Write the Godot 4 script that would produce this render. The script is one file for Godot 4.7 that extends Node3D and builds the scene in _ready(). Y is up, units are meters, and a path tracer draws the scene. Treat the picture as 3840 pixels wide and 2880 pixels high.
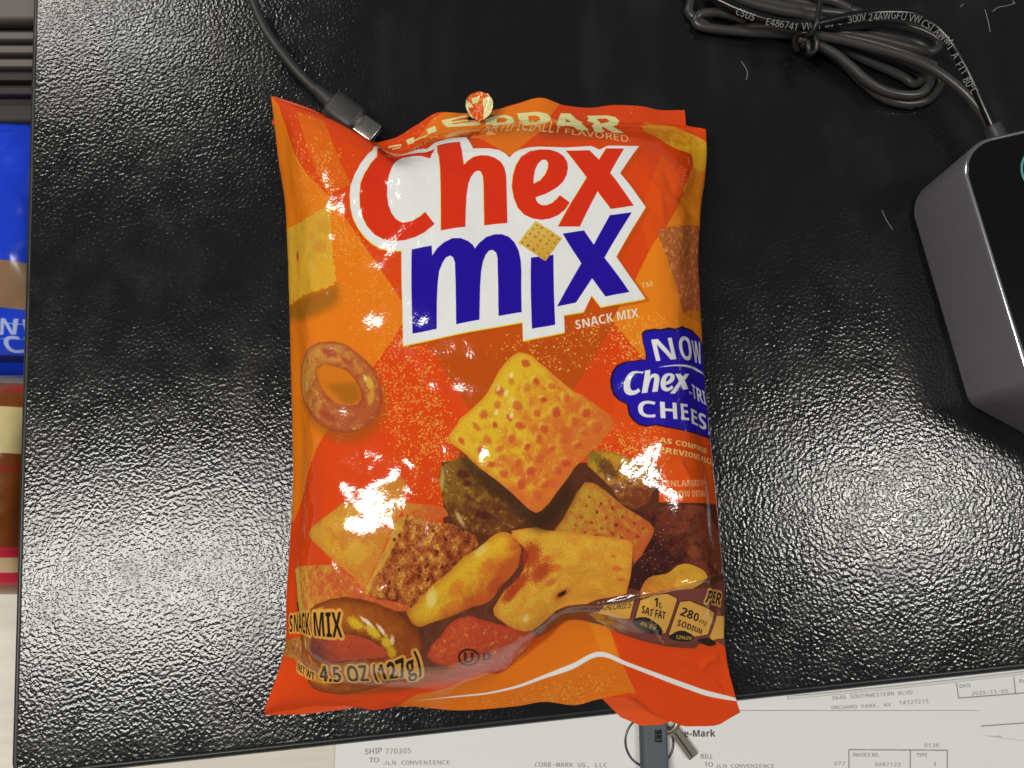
extends Node3D
# A snack bag lying on a black pebbled counter top, seen from above. Film and print are laid out in millimetres.

# ------------------------------------------------------------------ print canvas
class Canvas:
	var w := 0
	var h := 0
	var k := 1.0
	var pix := PackedFloat32Array()
	var coarse := FastNoiseLite.new()
	var fine := FastNoiseLite.new()
	var grit := FastNoiseLite.new()
	var rng := RandomNumberGenerator.new()
	var mx0 := 0
	var my0 := 0
	var mw := 0
	var mh := 0
	var mask := PackedFloat32Array()

	func _init(wide: float, high: float, per_mm: float, c: Color) -> void:
		k = per_mm
		w = int(ceil(wide * k))
		h = int(ceil(high * k))
		pix.resize(w * h * 3)
		for i in w * h:
			pix[i * 3] = c.r
			pix[i * 3 + 1] = c.g
			pix[i * 3 + 2] = c.b
		coarse.noise_type = FastNoiseLite.TYPE_SIMPLEX_SMOOTH
		coarse.fractal_octaves = 4
		coarse.fractal_gain = 0.62
		coarse.domain_warp_enabled = true
		coarse.domain_warp_amplitude = 1.2
		coarse.domain_warp_frequency = 0.6
		coarse.frequency = 1.0
		coarse.seed = 5
		fine.noise_type = FastNoiseLite.TYPE_SIMPLEX
		fine.fractal_octaves = 2
		fine.frequency = 1.0
		fine.seed = 11
		grit.noise_type = FastNoiseLite.TYPE_VALUE_CUBIC
		grit.fractal_octaves = 4
		grit.fractal_gain = 0.6
		grit.frequency = 1.0
		grit.seed = 31
		rng.seed = 77

	func cover(contours: Array) -> void:
		var x0 := 1e9
		var x1 := -1e9
		var y0 := 1e9
		var y1 := -1e9
		for c in contours:
			var n: int = c.size() / 2
			for i in n:
				x0 = minf(x0, c[i * 2]); x1 = maxf(x1, c[i * 2])
				y0 = minf(y0, c[i * 2 + 1]); y1 = maxf(y1, c[i * 2 + 1])
		mx0 = clampi(int(floor(x0 * k)) - 1, 0, w)
		my0 = clampi(int(floor(y0 * k)) - 1, 0, h)
		mw = maxi(clampi(int(ceil(x1 * k)) + 1, 0, w) - mx0, 0)
		mh = maxi(clampi(int(ceil(y1 * k)) + 1, 0, h) - my0, 0)
		mask = PackedFloat32Array()
		mask.resize(mw * mh)
		var sub := 3
		var rows := []
		for i in mh * sub:
			rows.append(PackedFloat32Array())
		for c in contours:
			var n: int = c.size() / 2
			for i in n:
				var j := (i + 1) % n
				var ax: float = c[i * 2] * k - mx0
				var ay: float = (c[i * 2 + 1] * k - my0) * sub
				var bx: float = c[j * 2] * k - mx0
				var by: float = (c[j * 2 + 1] * k - my0) * sub
				if ay == by:
					continue
				if ay > by:
					var q := ax; ax = bx; bx = q
					q = ay; ay = by; by = q
				var first := maxi(int(ceil(ay - 0.5)), 0)
				var last := mini(int(ceil(by - 0.5)) - 1, mh * sub - 1)
				var slope := (bx - ax) / (by - ay)
				for r in range(first, last + 1):
					rows[r].append(ax + (r + 0.5 - ay) * slope)
		for r in mh * sub:
			var xs: PackedFloat32Array = rows[r]
			xs.sort()
			var base := (r / sub) * mw
			for p in xs.size() / 2:
				var a := clampf(xs[p * 2], 0.0, mw)
				var b := clampf(xs[p * 2 + 1], 0.0, mw)
				if b <= a:
					continue
				var ia := int(a)
				var ib := int(b)
				if ia == ib:
					if ia < mw:
						mask[base + ia] += (b - a) / sub
					continue
				mask[base + ia] += (ia + 1 - a) / sub
				for x in range(ia + 1, ib):
					mask[base + x] += 1.0 / sub
				if ib < mw:
					mask[base + ib] += (b - ib) / sub

	func put(x: int, y: int, c: Color, a: float) -> void:
		var i := (y * w + x) * 3
		pix[i] += (c.r - pix[i]) * a
		pix[i + 1] += (c.g - pix[i + 1]) * a
		pix[i + 2] += (c.b - pix[i + 2]) * a

	func flat(contours: Array, c: Color, a: float) -> void:
		cover(contours)
		paint(c, a)

	func paint(c: Color, a: float) -> void:
		for y in mh:
			for x in mw:
				var m := minf(mask[y * mw + x], 1.0) * a
				if m > 0.002:
					put(mx0 + x, my0 + y, c, m)

	# a printed food surface: two tones along a line, mottled, with light and dark crumbs
	func crumb(contours: Array, a: Color, b: Color, line: Array, mottle: float, freq: float, light: Color, over: float, dark: Color, under: float) -> void:
		cover(contours)
		var p := Vector2(line[0], line[1])
		var d := Vector2(line[2], line[3]) - p
		d /= maxf(d.length_squared(), 0.01)
		for y in mh:
			for x in mw:
				var m := minf(mask[y * mw + x], 1.0)
				if m < 0.002:
					continue
				var q := Vector2((mx0 + x) / k, (my0 + y) / k)
				var n := coarse.get_noise_2d(q.x * freq, q.y * freq)
				var f := fine.get_noise_2d(q.x * 1.5, q.y * 1.5)
				var t := clampf((q - p).dot(d) + n * mottle * 1.6 + f * 0.10, 0.0, 1.0)
				var c := a.lerp(b, t * t * (3.0 - 2.0 * t))
				var g := grit.get_noise_2d(q.x * freq * 2.4 + 70.0, q.y * freq * 2.4) + f * 0.14
				if over < 1.5:
					c = c.lerp(light, smoothstep(over - 0.22, over + 0.22, g))
				if under < 1.5:
					c = c.lerp(dark, smoothstep(under - 0.22, under + 0.22, -g))
				c = c * (1.0 + f * 0.09)
				put(mx0 + x, my0 + y, c, m)

	# a printed patch with a blurred rim
	func soft(contours: Array, c: Color, a: float, r: float) -> void:
		cover(contours)
		var pad := int(r * k) + 1
		var gw := mw + pad * 2
		var gh := mh + pad * 2
		var src := PackedFloat32Array()
		src.resize(gw * gh)
		for y in mh:
			for x in mw:
				src[(y + pad) * gw + x + pad] = minf(mask[y * mw + x], 1.0)
		for times in 2:
			for axis in 2:
				var out := PackedFloat32Array()
				out.resize(gw * gh)
				var reach := maxi(pad / 2, 1)
				var lines_n := gh if axis == 0 else gw
				var len_n := gw if axis == 0 else gh
				var step := 1 if axis == 0 else gw
				for l in lines_n:
					var base := l * gw if axis == 0 else l
					var total := 0.0
					for i in range(-reach, len_n):
						if i + reach < len_n:
							total += src[base + (i + reach) * step]
						if i - reach - 1 >= 0:
							total -= src[base + (i - reach - 1) * step]
						if i >= 0:
							out[base + i * step] = total / (2 * reach + 1)
				src = out
		for y in gh:
			for x in gw:
				var m := src[y * gw + x] * a
				var px := mx0 + x - pad
				var py := my0 + y - pad
				if m > 0.004 and px >= 0 and py >= 0 and px < w and py < h:
					put(px, py, c, m)

	# the turning-away rim of a rounded printed piece: tone that gathers along its outline
	func edge(contours: Array, c: Color, a: float, r: float) -> void:
		cover(contours)
		var hard := mask.duplicate()
		var reach := maxi(int(r * k / 2.0), 1)
		var src := mask.duplicate()
		for i in src.size():
			src[i] = minf(src[i], 1.0)
		for times in 2:
			for axis in 2:
				var out := PackedFloat32Array()
				out.resize(mw * mh)
				var lines_n := mh if axis == 0 else mw
				var len_n := mw if axis == 0 else mh
				var step := 1 if axis == 0 else mw
				for l in lines_n:
					var start := l * mw if axis == 0 else l
					var total := 0.0
					for i in range(-reach, len_n):
						if i + reach < len_n:
							total += src[start + (i + reach) * step]
						if i - reach - 1 >= 0:
							total -= src[start + (i - reach - 1) * step]
						if i >= 0:
							out[start + i * step] = total / (2 * reach + 1)
				src = out
		for y in mh:
			for x in mw:
				var i := y * mw + x
				if hard[i] > 0.01:
					var n := fine.get_noise_2d((mx0 + x) / k * 0.8, (my0 + y) / k * 0.8) * 0.25
					put(mx0 + x, my0 + y, c, minf(hard[i], 1.0) * a * clampf((1.0 - src[i]) * 1.7 + n * (1.0 - src[i]), 0.0, 1.0))

	func blob(cx: float, cy: float, rx: float, ry: float, turn: float, c: Color, a: float) -> void:
		var r := maxf(rx, ry) * 1.25
		var cs := cos(turn)
		var sn := sin(turn)
		for y in range(maxi(int((cy - r) * k), 0), mini(int((cy + r) * k) + 1, h)):
			for x in range(maxi(int((cx - r) * k), 0), mini(int((cx + r) * k) + 1, w)):
				var dx := x / k - cx
				var dy := y / k - cy
				var u := (dx * cs + dy * sn) / rx
				var v := (-dx * sn + dy * cs) / ry
				var d := sqrt(u * u + v * v) + fine.get_noise_2d(x / k * 0.9, y / k * 0.9) * 0.22
				if d < 1.2:
					put(x, y, c, a * (1.0 - smoothstep(0.45, 1.15, d)))

	func disc(cx: float, cy: float, r: float, c: Color) -> void:
		for y in range(maxi(int((cy - r) * k) - 1, 0), mini(int((cy + r) * k) + 2, h)):
			for x in range(maxi(int((cx - r) * k) - 1, 0), mini(int((cx + r) * k) + 2, w)):
				var d := Vector2(x + 0.5 - cx * k, y + 0.5 - cy * k).length()
				var m := clampf(r * k - d + 0.5, 0.0, 1.0)
				if m > 0.0:
					put(x, y, c, m)

	# seasoning dust: many small printed specks, thinning towards the rim of the area
	func dots(area: Array, n: int, c: Color, r0: float, r1: float) -> void:
		var poly := PackedVector2Array()
		var lo := Vector2(1e9, 1e9)
		var hi := -lo
		for i in area.size() / 2:
			poly.append(Vector2(area[i * 2], area[i * 2 + 1]))
			lo = lo.min(poly[i])
			hi = hi.max(poly[i])
		var made := 0
		for tries in n * 8:
			if made >= n:
				break
			var q := Vector2(rng.randf_range(lo.x - 3.0, hi.x + 3.0), rng.randf_range(lo.y - 3.0, hi.y + 3.0))
			var near := q + Vector2(rng.randfn(0.0, 2.2), rng.randfn(0.0, 2.2))
			if not Geometry2D.is_point_in_polygon(near, poly) or coarse.get_noise_2d(q.x * 0.12, q.y * 0.12) < rng.randf() * 0.6 - 0.35:
				continue
			made += 1
			disc(q.x, q.y, rng.randf_range(r0, r1), c.lerp(Color(1, 0.85, 0.5), rng.randf() * 0.35))

	func glyphs(s: String, font: String) -> Array:
		var f := SystemFont.new()
		f.font_names = PackedStringArray(["Droid Sans Mono" if font == "mono" else "Droid Serif" if font == "serif" else "Droid Sans"])
		f.font_weight = 700 if font == "bold" else 400
		var t := TextMesh.new()
		t.font = f
		t.text = s
		t.depth = 0.0
		t.font_size = 64
		t.pixel_size = 0.01
		t.curve_step = 2.0
		var arrays := t.get_mesh_arrays()
		return [arrays[Mesh.ARRAY_VERTEX], arrays[Mesh.ARRAY_INDEX]]

	# place: foot of the first letter, foot of the last, top of the first
	func text(s: String, place: Array, c: Color, font: String, grow: float, a: float) -> void:
		var g := glyphs(s, font)
		var v: PackedVector3Array = g[0]
		if v.is_empty():
			return
		var base := glyphs("H", font)[0] as PackedVector3Array
		var lo := 1e9
		var hi := -1e9
		for p in base:
			lo = minf(lo, p.y); hi = maxf(hi, p.y)
		var x0 := 1e9
		var x1 := -1e9
		var ymin := 1e9
		var ymax := -1e9
		for p in v:
			x0 = minf(x0, p.x); x1 = maxf(x1, p.x)
			ymin = minf(ymin, p.y); ymax = maxf(ymax, p.y)
		if s == "g" or s == "mg":
			hi = ymax
			lo = ymin
		var o := Vector2(place[0], place[1])
		var ex := (Vector2(place[2], place[3]) - o) / (x1 - x0)
		var ey := (Vector2(place[4], place[5]) - o) / (hi - lo)
		var idx: PackedInt32Array = g[1] if g[1] != null else PackedInt32Array(range(v.size()))
		var turns := [Vector2.ZERO]
		if grow > 0.0:
			turns = []
			for i in 8:
				turns.append(Vector2.from_angle(i * TAU / 8.0) * grow)
		for shift in turns:
			var contours := []
			for t in idx.size() / 3:
				var tri := []
				for j in 3:
					var p := v[idx[t * 3 + j]]
					var q: Vector2 = o + ex * (p.x - x0) + ey * (p.y - lo) + shift
					tri.append(q.x)
					tri.append(q.y)
				contours.append(tri)
			cover(contours)
			paint(c, a)

	func stripe(v0: float, v1: float, u0: float, u1: float, c: Color) -> void:
		flat([[u0, v1, u0 + 12.0, v0 + 0.5, u0 + 40.0, v0, u1, v0, u1, v1]], c, 1.0)

	func texture() -> ImageTexture:
		var bytes := PackedByteArray()
		bytes.resize(w * h * 3)
		for i in w * h * 3:
			bytes[i] = int(clampf(pix[i], 0.0, 1.0) * 255.0 + 0.5)
		return ImageTexture.create_from_image(Image.create_from_data(w, h, false, Image.FORMAT_RGB8, bytes))

# ------------------------------------------------------------------ helpers
const MM := 0.001

func tag(o: Node3D, label: String, category: String, group := "") -> void:
	o.set_meta("label", label)
	o.set_meta("category", category)
	if group:
		o.set_meta("group", group)

func base(called: String, at := Vector3.ZERO) -> Node3D:
	var o := Node3D.new()
	o.name = called
	add_child(o, true)
	o.position = at
	return o

func part(called: String, m: Mesh, mat: Material, parent: Node3D) -> MeshInstance3D:
	var o := MeshInstance3D.new()
	o.name = called
	o.mesh = m
	o.material_override = mat
	parent.add_child(o, true)
	return o

func paint(c: Color, rough: float, metal := 0.0, spec := 0.5) -> StandardMaterial3D:
	var m := StandardMaterial3D.new()
	m.albedo_color = c
	m.roughness = rough
	m.metallic = metal
	m.metallic_specular = spec
	return m

func noise_map(size: int, freq: float, seed_n: int, octaves: int, kind := FastNoiseLite.TYPE_SIMPLEX_SMOOTH) -> ImageTexture:
	var n := FastNoiseLite.new()
	n.noise_type = kind
	n.frequency = freq
	n.seed = seed_n
	n.fractal_octaves = octaves
	return ImageTexture.create_from_image(n.get_seamless_image(size, size, false, false, 0.12, true))

func commit(st: SurfaceTool) -> ArrayMesh:
	st.generate_normals()
	return st.commit()

# a round tube along points (mm), closed with domed ends
func tube(points: Array, radius: float, sides := 14, flat_y := 1.0, per := 5) -> ArrayMesh:
	var path := PackedVector3Array()
	for i in points.size() - 1:
		var a: Vector3 = points[maxi(i - 1, 0)]
		var b: Vector3 = points[i]
		var c: Vector3 = points[i + 1]
		var d: Vector3 = points[mini(i + 2, points.size() - 1)]
		for j in per:
			path.append(b.cubic_interpolate(c, a, d, j / float(per)))
	path.append(points[-1])
	var st := SurfaceTool.new()
	st.begin(Mesh.PRIMITIVE_TRIANGLES)
	st.set_smooth_group(0)
	var rings := []
	var side := Vector3.ZERO
	for i in path.size():
		var dir := (path[mini(i + 1, path.size() - 1)] - path[maxi(i - 1, 0)]).normalized()
		if side == Vector3.ZERO:
			side = dir.cross(Vector3.UP).normalized()
		side = (side - dir * side.dot(dir)).normalized()
		var up := side.cross(dir)
		var ring := PackedVector3Array()
		for s in sides:
			var t := s * TAU / sides
			ring.append((path[i] + (side * cos(t) + up * sin(t) * flat_y) * radius) * MM)
		rings.append(ring)
	for i in rings.size() - 1:
		for s in sides:
			var n := (s + 1) % sides
			for q in [rings[i][s], rings[i][n], rings[i + 1][s], rings[i][n], rings[i + 1][n], rings[i + 1][s]]:
				st.add_vertex(q)
	for e in [0, rings.size() - 1]:
		var r: PackedVector3Array = rings[e]
		var mid := path[e] * MM
		for s in sides:
			var n := (s + 1) % sides
			st.add_vertex(mid)
			st.add_vertex(r[s] if e > 0 else r[n])
			st.add_vertex(r[n] if e > 0 else r[s])
	st.index()
	return commit(st)

# rings of equal length (mm) lofted in order; caps fan from the ring's middle
func loft(rings: Array, cap_first := true, cap_last := true, smooth := true) -> ArrayMesh:
	var st := SurfaceTool.new()
	st.begin(Mesh.PRIMITIVE_TRIANGLES)
	st.set_smooth_group(0 if smooth else -1)
	var n: int = rings[0].size()
	for i in rings.size() - 1:
		for s in n:
			var t := (s + 1) % n
			for q in [rings[i][s], rings[i + 1][s], rings[i][t], rings[i][t], rings[i + 1][s], rings[i + 1][t]]:
				st.add_vertex(q * MM)
	st.set_smooth_group(-1)
	for e in ([0] if cap_first else []) + ([rings.size() - 1] if cap_last else []):
		var mid := Vector3.ZERO
		for q in rings[e]:
			mid += q / n
		for s in n:
			var t := (s + 1) % n
			st.add_vertex(mid * MM)
			st.add_vertex(rings[e][t if e == 0 else s] * MM)
			st.add_vertex(rings[e][s if e == 0 else t] * MM)
	return commit(st)

# polygon (mm, x z) with rounded corners, as points
func rounded(poly: Array, radii: Array, steps := 8) -> PackedVector2Array:
	var out := PackedVector2Array()
	var n := poly.size()
	for i in n:
		var p: Vector2 = poly[i]
		var a: Vector2 = (poly[(i - 1 + n) % n] - p).normalized()
		var b: Vector2 = (poly[(i + 1) % n] - p).normalized()
		var half := acos(clampf(a.dot(b), -1, 1)) / 2.0
		var cut: float = radii[i] / tan(half)
		var rad: float = radii[i]
		var c: Vector2 = p + (a + b).normalized() * rad / sin(half)
		var from: float = (p + a * cut - c).angle()
		var to: float = (p + b * cut - c).angle()
		var sweep := wrapf(to - from, -PI, PI)
		for s in steps + 1:
			out.append(c + Vector2.from_angle(from + sweep * s / steps) * radii[i])
	return out

func ring_at(poly: PackedVector2Array, y: float, inset := 0.0) -> PackedVector3Array:
	var out := PackedVector3Array()
	var n := poly.size()
	for i in n:
		var d := (poly[(i + 1) % n] - poly[(i - 1 + n) % n]).normalized()
		var p := poly[i] - Vector2(d.y, -d.x) * inset
		out.append(Vector3(p.x, y, p.y))
	return out

# an oriented box with chamfered edges: centre, half sizes, axes
func block(c: Vector3, hx: Vector3, hy: Vector3, hz: Vector3, bevel: float) -> ArrayMesh:
	var rings := []
	var lx := hx.length()
	var lz := hz.length()
	var ly := hy.length()
	var r := rounded([Vector2(-lx, -lz), Vector2(lx, -lz), Vector2(lx, lz), Vector2(-lx, lz)], [bevel, bevel, bevel, bevel], 4)
	for lvl in [[-ly, bevel * 0.9], [-ly + bevel * 0.3, bevel * 0.3], [-ly + bevel, 0.0], [ly - bevel, 0.0], [ly - bevel * 0.3, bevel * 0.3], [ly, bevel * 0.9]]:
		var ring := PackedVector3Array()
		for p in r:
			var q := Vector2(p.x * (1.0 - lvl[1] / lx), p.y * (1.0 - lvl[1] / lz))
			ring.append(c + hx.normalized() * q.x + hz.normalized() * q.y + hy.normalized() * lvl[0])
		rings.append(ring)
	return loft(rings)

# ------------------------------------------------------------------ data of the bag's film (mm)
const SU := [0,10.5,19.65,32.26,40.38,48.42,56.36,64.2,71.99,79.73,87.46,95.19,102.93,110.67,118.44,126.26,134.16,142.16,150.14,162.51,171.5,181.96]
const SV := [0,7.66,14.13,29.46,45.3,58.32,79.96,106.41,131.59,151.22,167.22,180.03,192.84,206.36,217.92,228.6]
const GRID := [-90.6,2.2,-151.4,-90.6,3,-151,-87.4,3,-149.8,-81.1,3,-147.4,-73.2,3,-144.7,-63.8,3.1,-142.2,-54.2,4.1,-140.2,-44.5,7.4,-140.6,-35.1,10,-144.7,-25.9,12,-148.8,-16.9,12,-148.3,-7.8,12.7,-148.9,1.2,14.2,-150.7,10.2,16,-152.1,19.2,13.9,-150.3,28.3,13,-149.9,37.3,13,-151,46.4,12.5,-150.9,54.4,10.4,-150.5,60.7,9.5,-151,63.8,9,-151.3,64.1,6.8,-152.6,-90,3,-149.1,-90,4,-148.5,-86.8,4.2,-147.1,-80.3,4.4,-144,-72.3,4.8,-140.6,-62.8,5.7,-137.2,-53.2,7.1,-134.9,-43.5,11,-134.1,-34.3,13,-137.2,-25.3,14.1,-140.9,-16.3,15,-141.7,-7.3,15.8,-142.5,1.6,16.6,-143.7,10.4,18,-144.3,19.3,17,-143.5,28.2,17,-142.9,37.1,16.7,-142.7,46.3,14.7,-143.4,54.2,12.6,-144.1,60.7,10.5,-144.7,64,9.5,-145.1,64.2,7.1,-146.4,-86.9,3.8,-147.1,-86.8,5,-146.4,-83.5,5.2,-144.8,-76.9,5.5,-141.3,-68.6,6.1,-137.8,-58.8,7.1,-134.4,-48.9,9.8,-132.7,-39,14.2,-132,-29.7,15.6,-136.6,-20.5,16.6,-138.6,-11.4,17.5,-139.4,-2.3,18.3,-140.4,6.8,19.2,-141.2,15.8,19.2,-140.9,24.9,19,-140.3,34,19,-139.9,43.3,17.4,-140.5,53,14.5,-141.7,61.4,11.5,-142.9,68,9.8,-143.3,71.3,9,-143.5,71.6,6.8,-144.7,-88.6,10.5,-156.2,-87.7,14,-154.1,-83.9,15.8,-151.6,-76.5,19.1,-146.9,-67.9,21.6,-142.4,-58,23.6,-136.5,-48.7,24,-130.9,-39.8,22.2,-126.2,-30.3,25.9,-126.4,-21.2,28.3,-127.6,-12.2,29.4,-128,-3.4,30,-128.1,5.4,30,-128,14.2,30,-127.9,23.1,30,-127.7,32,29.4,-127.9,41,28.1,-128.4,50.7,23.9,-130.1,59.6,18.4,-132.4,67.3,12.4,-135,71.2,9.5,-136.3,71.5,7.1,-137.5,-84.5,3.6,-133.4,-84,11.9,-129.2,-78.6,19.2,-125.3,-69.9,28.4,-120.1,-61.9,31.6,-117.8,-53.2,32.4,-116.5,-44.6,33.1,-115.5,-36.1,33.6,-114.8,-27.6,33.9,-114.3,-19.2,34,-114,-10.8,34,-113.8,-2.4,34,-113.6,6,34,-113.4,14.4,33.9,-113.4,22.8,33.6,-113.4,31.2,33.1,-113.5,39.8,32.4,-113.6,48.4,31.6,-113.9,56.2,28.4,-115.3,64.2,19.2,-119.6,69.2,11.9,-123,69.2,3.6,-127,-81.3,3.9,-116.8,-80.6,13,-112.8,-75.4,20.5,-109.4,-66.9,30.2,-105.1,-59.2,33.5,-103.4,-50.9,34.4,-102.9,-42.6,35.1,-102.4,-34.5,35.6,-102,-26.4,35.9,-101.6,-18.3,36,-101.4,-10.2,36,-101.2,-2.2,36,-101,5.9,36,-100.8,13.9,35.9,-100.7,22,35.6,-100.6,30.1,35.1,-100.7,38.3,34.4,-100.8,46.6,33.5,-100.9,54.1,30.2,-102.2,62,20.5,-106.2,66.8,13,-109.3,67,3.9,-113.2,-78.7,4.3,-91.7,-77.8,14.3,-88.3,-72.7,22,-85.6,-64.5,31.7,-82.2,-57,35.1,-80.9,-49,35.9,-80.5,-41,36.6,-80.2,-33.1,37.2,-79.9,-25.3,37.5,-79.7,-17.5,37.6,-79.6,-9.7,37.6,-79.5,-2,37.6,-79.4,5.8,37.6,-79.3,13.6,37.5,-79.3,21.4,37.2,-79.3,29.2,36.6,-79.4,37.2,35.9,-79.5,45.2,35.1,-79.7,52.4,31.7,-80.8,60.1,22,-84,64.8,14.3,-86.6,65.3,4.3,-90,-76.4,4.6,-60.8,-75.2,15.4,-58.3,-70.3,23,-56.6,-62.3,32.6,-54.3,-55,36,-53.6,-47.1,36.9,-53.4,-39.3,37.6,-53.2,-31.6,38.1,-53.1,-23.9,38.4,-53,-16.2,38.5,-53,-8.6,38.5,-53,-1,38.5,-53,6.7,38.5,-53,14.3,38.4,-53,22,38.1,-53.1,29.7,37.6,-53.2,37.5,36.9,-53.4,45.3,36,-53.6,52.5,32.6,-54.3,60.1,23,-56.6,64.7,15.4,-58.3,65.4,4.6,-60.8,-74.3,4.6,-32.8,-73.2,15.4,-31.4,-68.3,23,-30.5,-60.5,32.6,-29.3,-53.2,36,-28.8,-45.4,36.9,-28.7,-37.6,37.6,-28.5,-30,38.1,-28.4,-22.3,38.4,-28.4,-14.7,38.5,-28.3,-7.2,38.5,-28.2,0.4,38.5,-28.2,8,38.5,-28.2,15.6,38.4,-28.1,23.2,38.1,-28.1,30.9,37.6,-28.2,38.6,36.9,-28.2,46.4,36,-28.3,53.6,32.6,-28.6,61.1,23,-29.8,65.8,15.4,-30.7,66.5,4.6,-32,-73,4.5,-10.5,-72.1,15,-10.1,-67.3,22.4,-9.8,-59.5,31.8,-9.4,-52.3,35,-9.2,-44.5,35.9,-9.1,-36.7,36.6,-9.1,-29,37.1,-9,-21.4,37.4,-9,-13.8,37.5,-8.9,-6.2,37.5,-8.9,1.4,37.5,-8.8,9,37.5,-8.8,16.7,37.4,-8.7,24.3,37.1,-8.7,32,36.6,-8.7,39.7,35.9,-8.7,47.5,35,-8.7,54.7,31.8,-8.8,62.2,22.4,-9.1,66.9,15,-9.3,67.6,4.5,-9.7,-73.2,4.2,8.1,-72.5,14,7.8,-67.8,20.9,7.7,-60.1,29.7,7.5,-52.9,32.7,7.7,-44.9,33.5,7.9,-37,34.1,8.1,-29.2,34.6,8.3,-21.4,34.9,8.5,-13.7,35,8.5,-6,35,8.1,1.7,35,7.4,9.4,35,6.5,17.2,34.9,5.9,25,34.6,5.8,32.8,34.1,6,40.6,33.5,6.3,48.6,32.7,6.6,55.8,29.7,7,63.2,20.9,7.5,67.8,14,7.8,68.4,4.2,8.1,-73.5,3.7,24.8,-73.1,12.4,24,-68.6,18.5,23.9,-61.1,26.3,24.2,-53.7,29,25.3,-45.6,29.7,26.3,-37.6,30.2,26.3,-29.7,30.6,25.9,-21.8,30.9,25.5,-13.9,31,24.8,-6,31,23.5,1.9,31,21.3,9.8,31,19,17.7,30.9,16.2,25.7,30.6,15.5,33.7,30.2,15.5,41.8,29.7,15.6,49.9,29,16.4,57.1,26.3,17.8,64.4,18.5,19.4,68.8,12.4,20.3,69.1,3.7,21,-73.3,9,34.5,-72.7,12,34.1,-68.6,16.6,34.7,-62,20.2,37.5,-54.9,21,39.7,-46.7,21,41.1,-38.6,21,41.8,-30.5,21.1,41.5,-22.4,21.5,40.5,-14.3,22.1,39.2,-6.2,22.6,37,1.9,23.6,33.7,9.9,24.9,29.2,18,25.8,24.4,26.1,26,23.5,34.1,25.8,24.5,42.3,24.9,25.3,50.9,22.3,26.7,58.4,18.9,28.4,64.9,14.7,30.6,68.6,11,32.5,69,8.2,32.8,-74.9,6,42.1,-74.6,8,41.8,-71.2,9.6,43.4,-65.2,10,46.7,-58,9.9,49,-49.5,9.2,50.2,-41,9,50.7,-32.4,9,51.1,-23.8,9,51.1,-15.2,9.4,49.4,-6.7,10.2,47,1.9,11.9,43.1,10.4,13.9,37.4,18.8,16.4,31,27.2,17,30.5,35.6,16.8,33.5,44.1,15.9,35.8,52.7,14.5,37.2,60.2,12.6,37.9,66.5,10.1,39.5,69.8,8,42.5,70,6,42.9,-80.8,2.2,59.3,-80.9,3,59.1,-77.6,4.1,57.3,-71.3,5,55.6,-63.6,5,55.5,-54.4,5,55.6,-45.2,5,55.7,-35.9,5,55.8,-26.7,5,55.2,-17.5,5.3,54.4,-8.3,6.3,53.3,0.9,8.3,51.1,10,10.4,47.7,19,12.1,44.4,27.9,13.9,40.2,37,12.4,43.5,46.4,10.1,47.2,55.7,8.1,50.8,63.7,6.1,53.7,70.1,4.7,55.2,73.4,4,55.9,73.3,3,56.1,-81.1,1.1,61.1,-81.3,1.5,61,-78.1,1.8,60,-71.9,2,59.1,-63.9,2.8,57.9,-54.5,3,57.8,-45.3,2,59.3,-35.8,3,57.8,-26.6,2.1,58.7,-17.2,2,59.4,-7.8,2.9,58.7,1.6,3.6,57.7,10.8,5,56.1,20.2,4.1,57.3,29.3,6.1,54.9,38.5,6.6,54.3,48,4.1,60.6,57.7,1.7,64.4,65.5,1.6,64.3,71.7,2,61.7,75,2,60,74.8,1.5,60.1]
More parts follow.
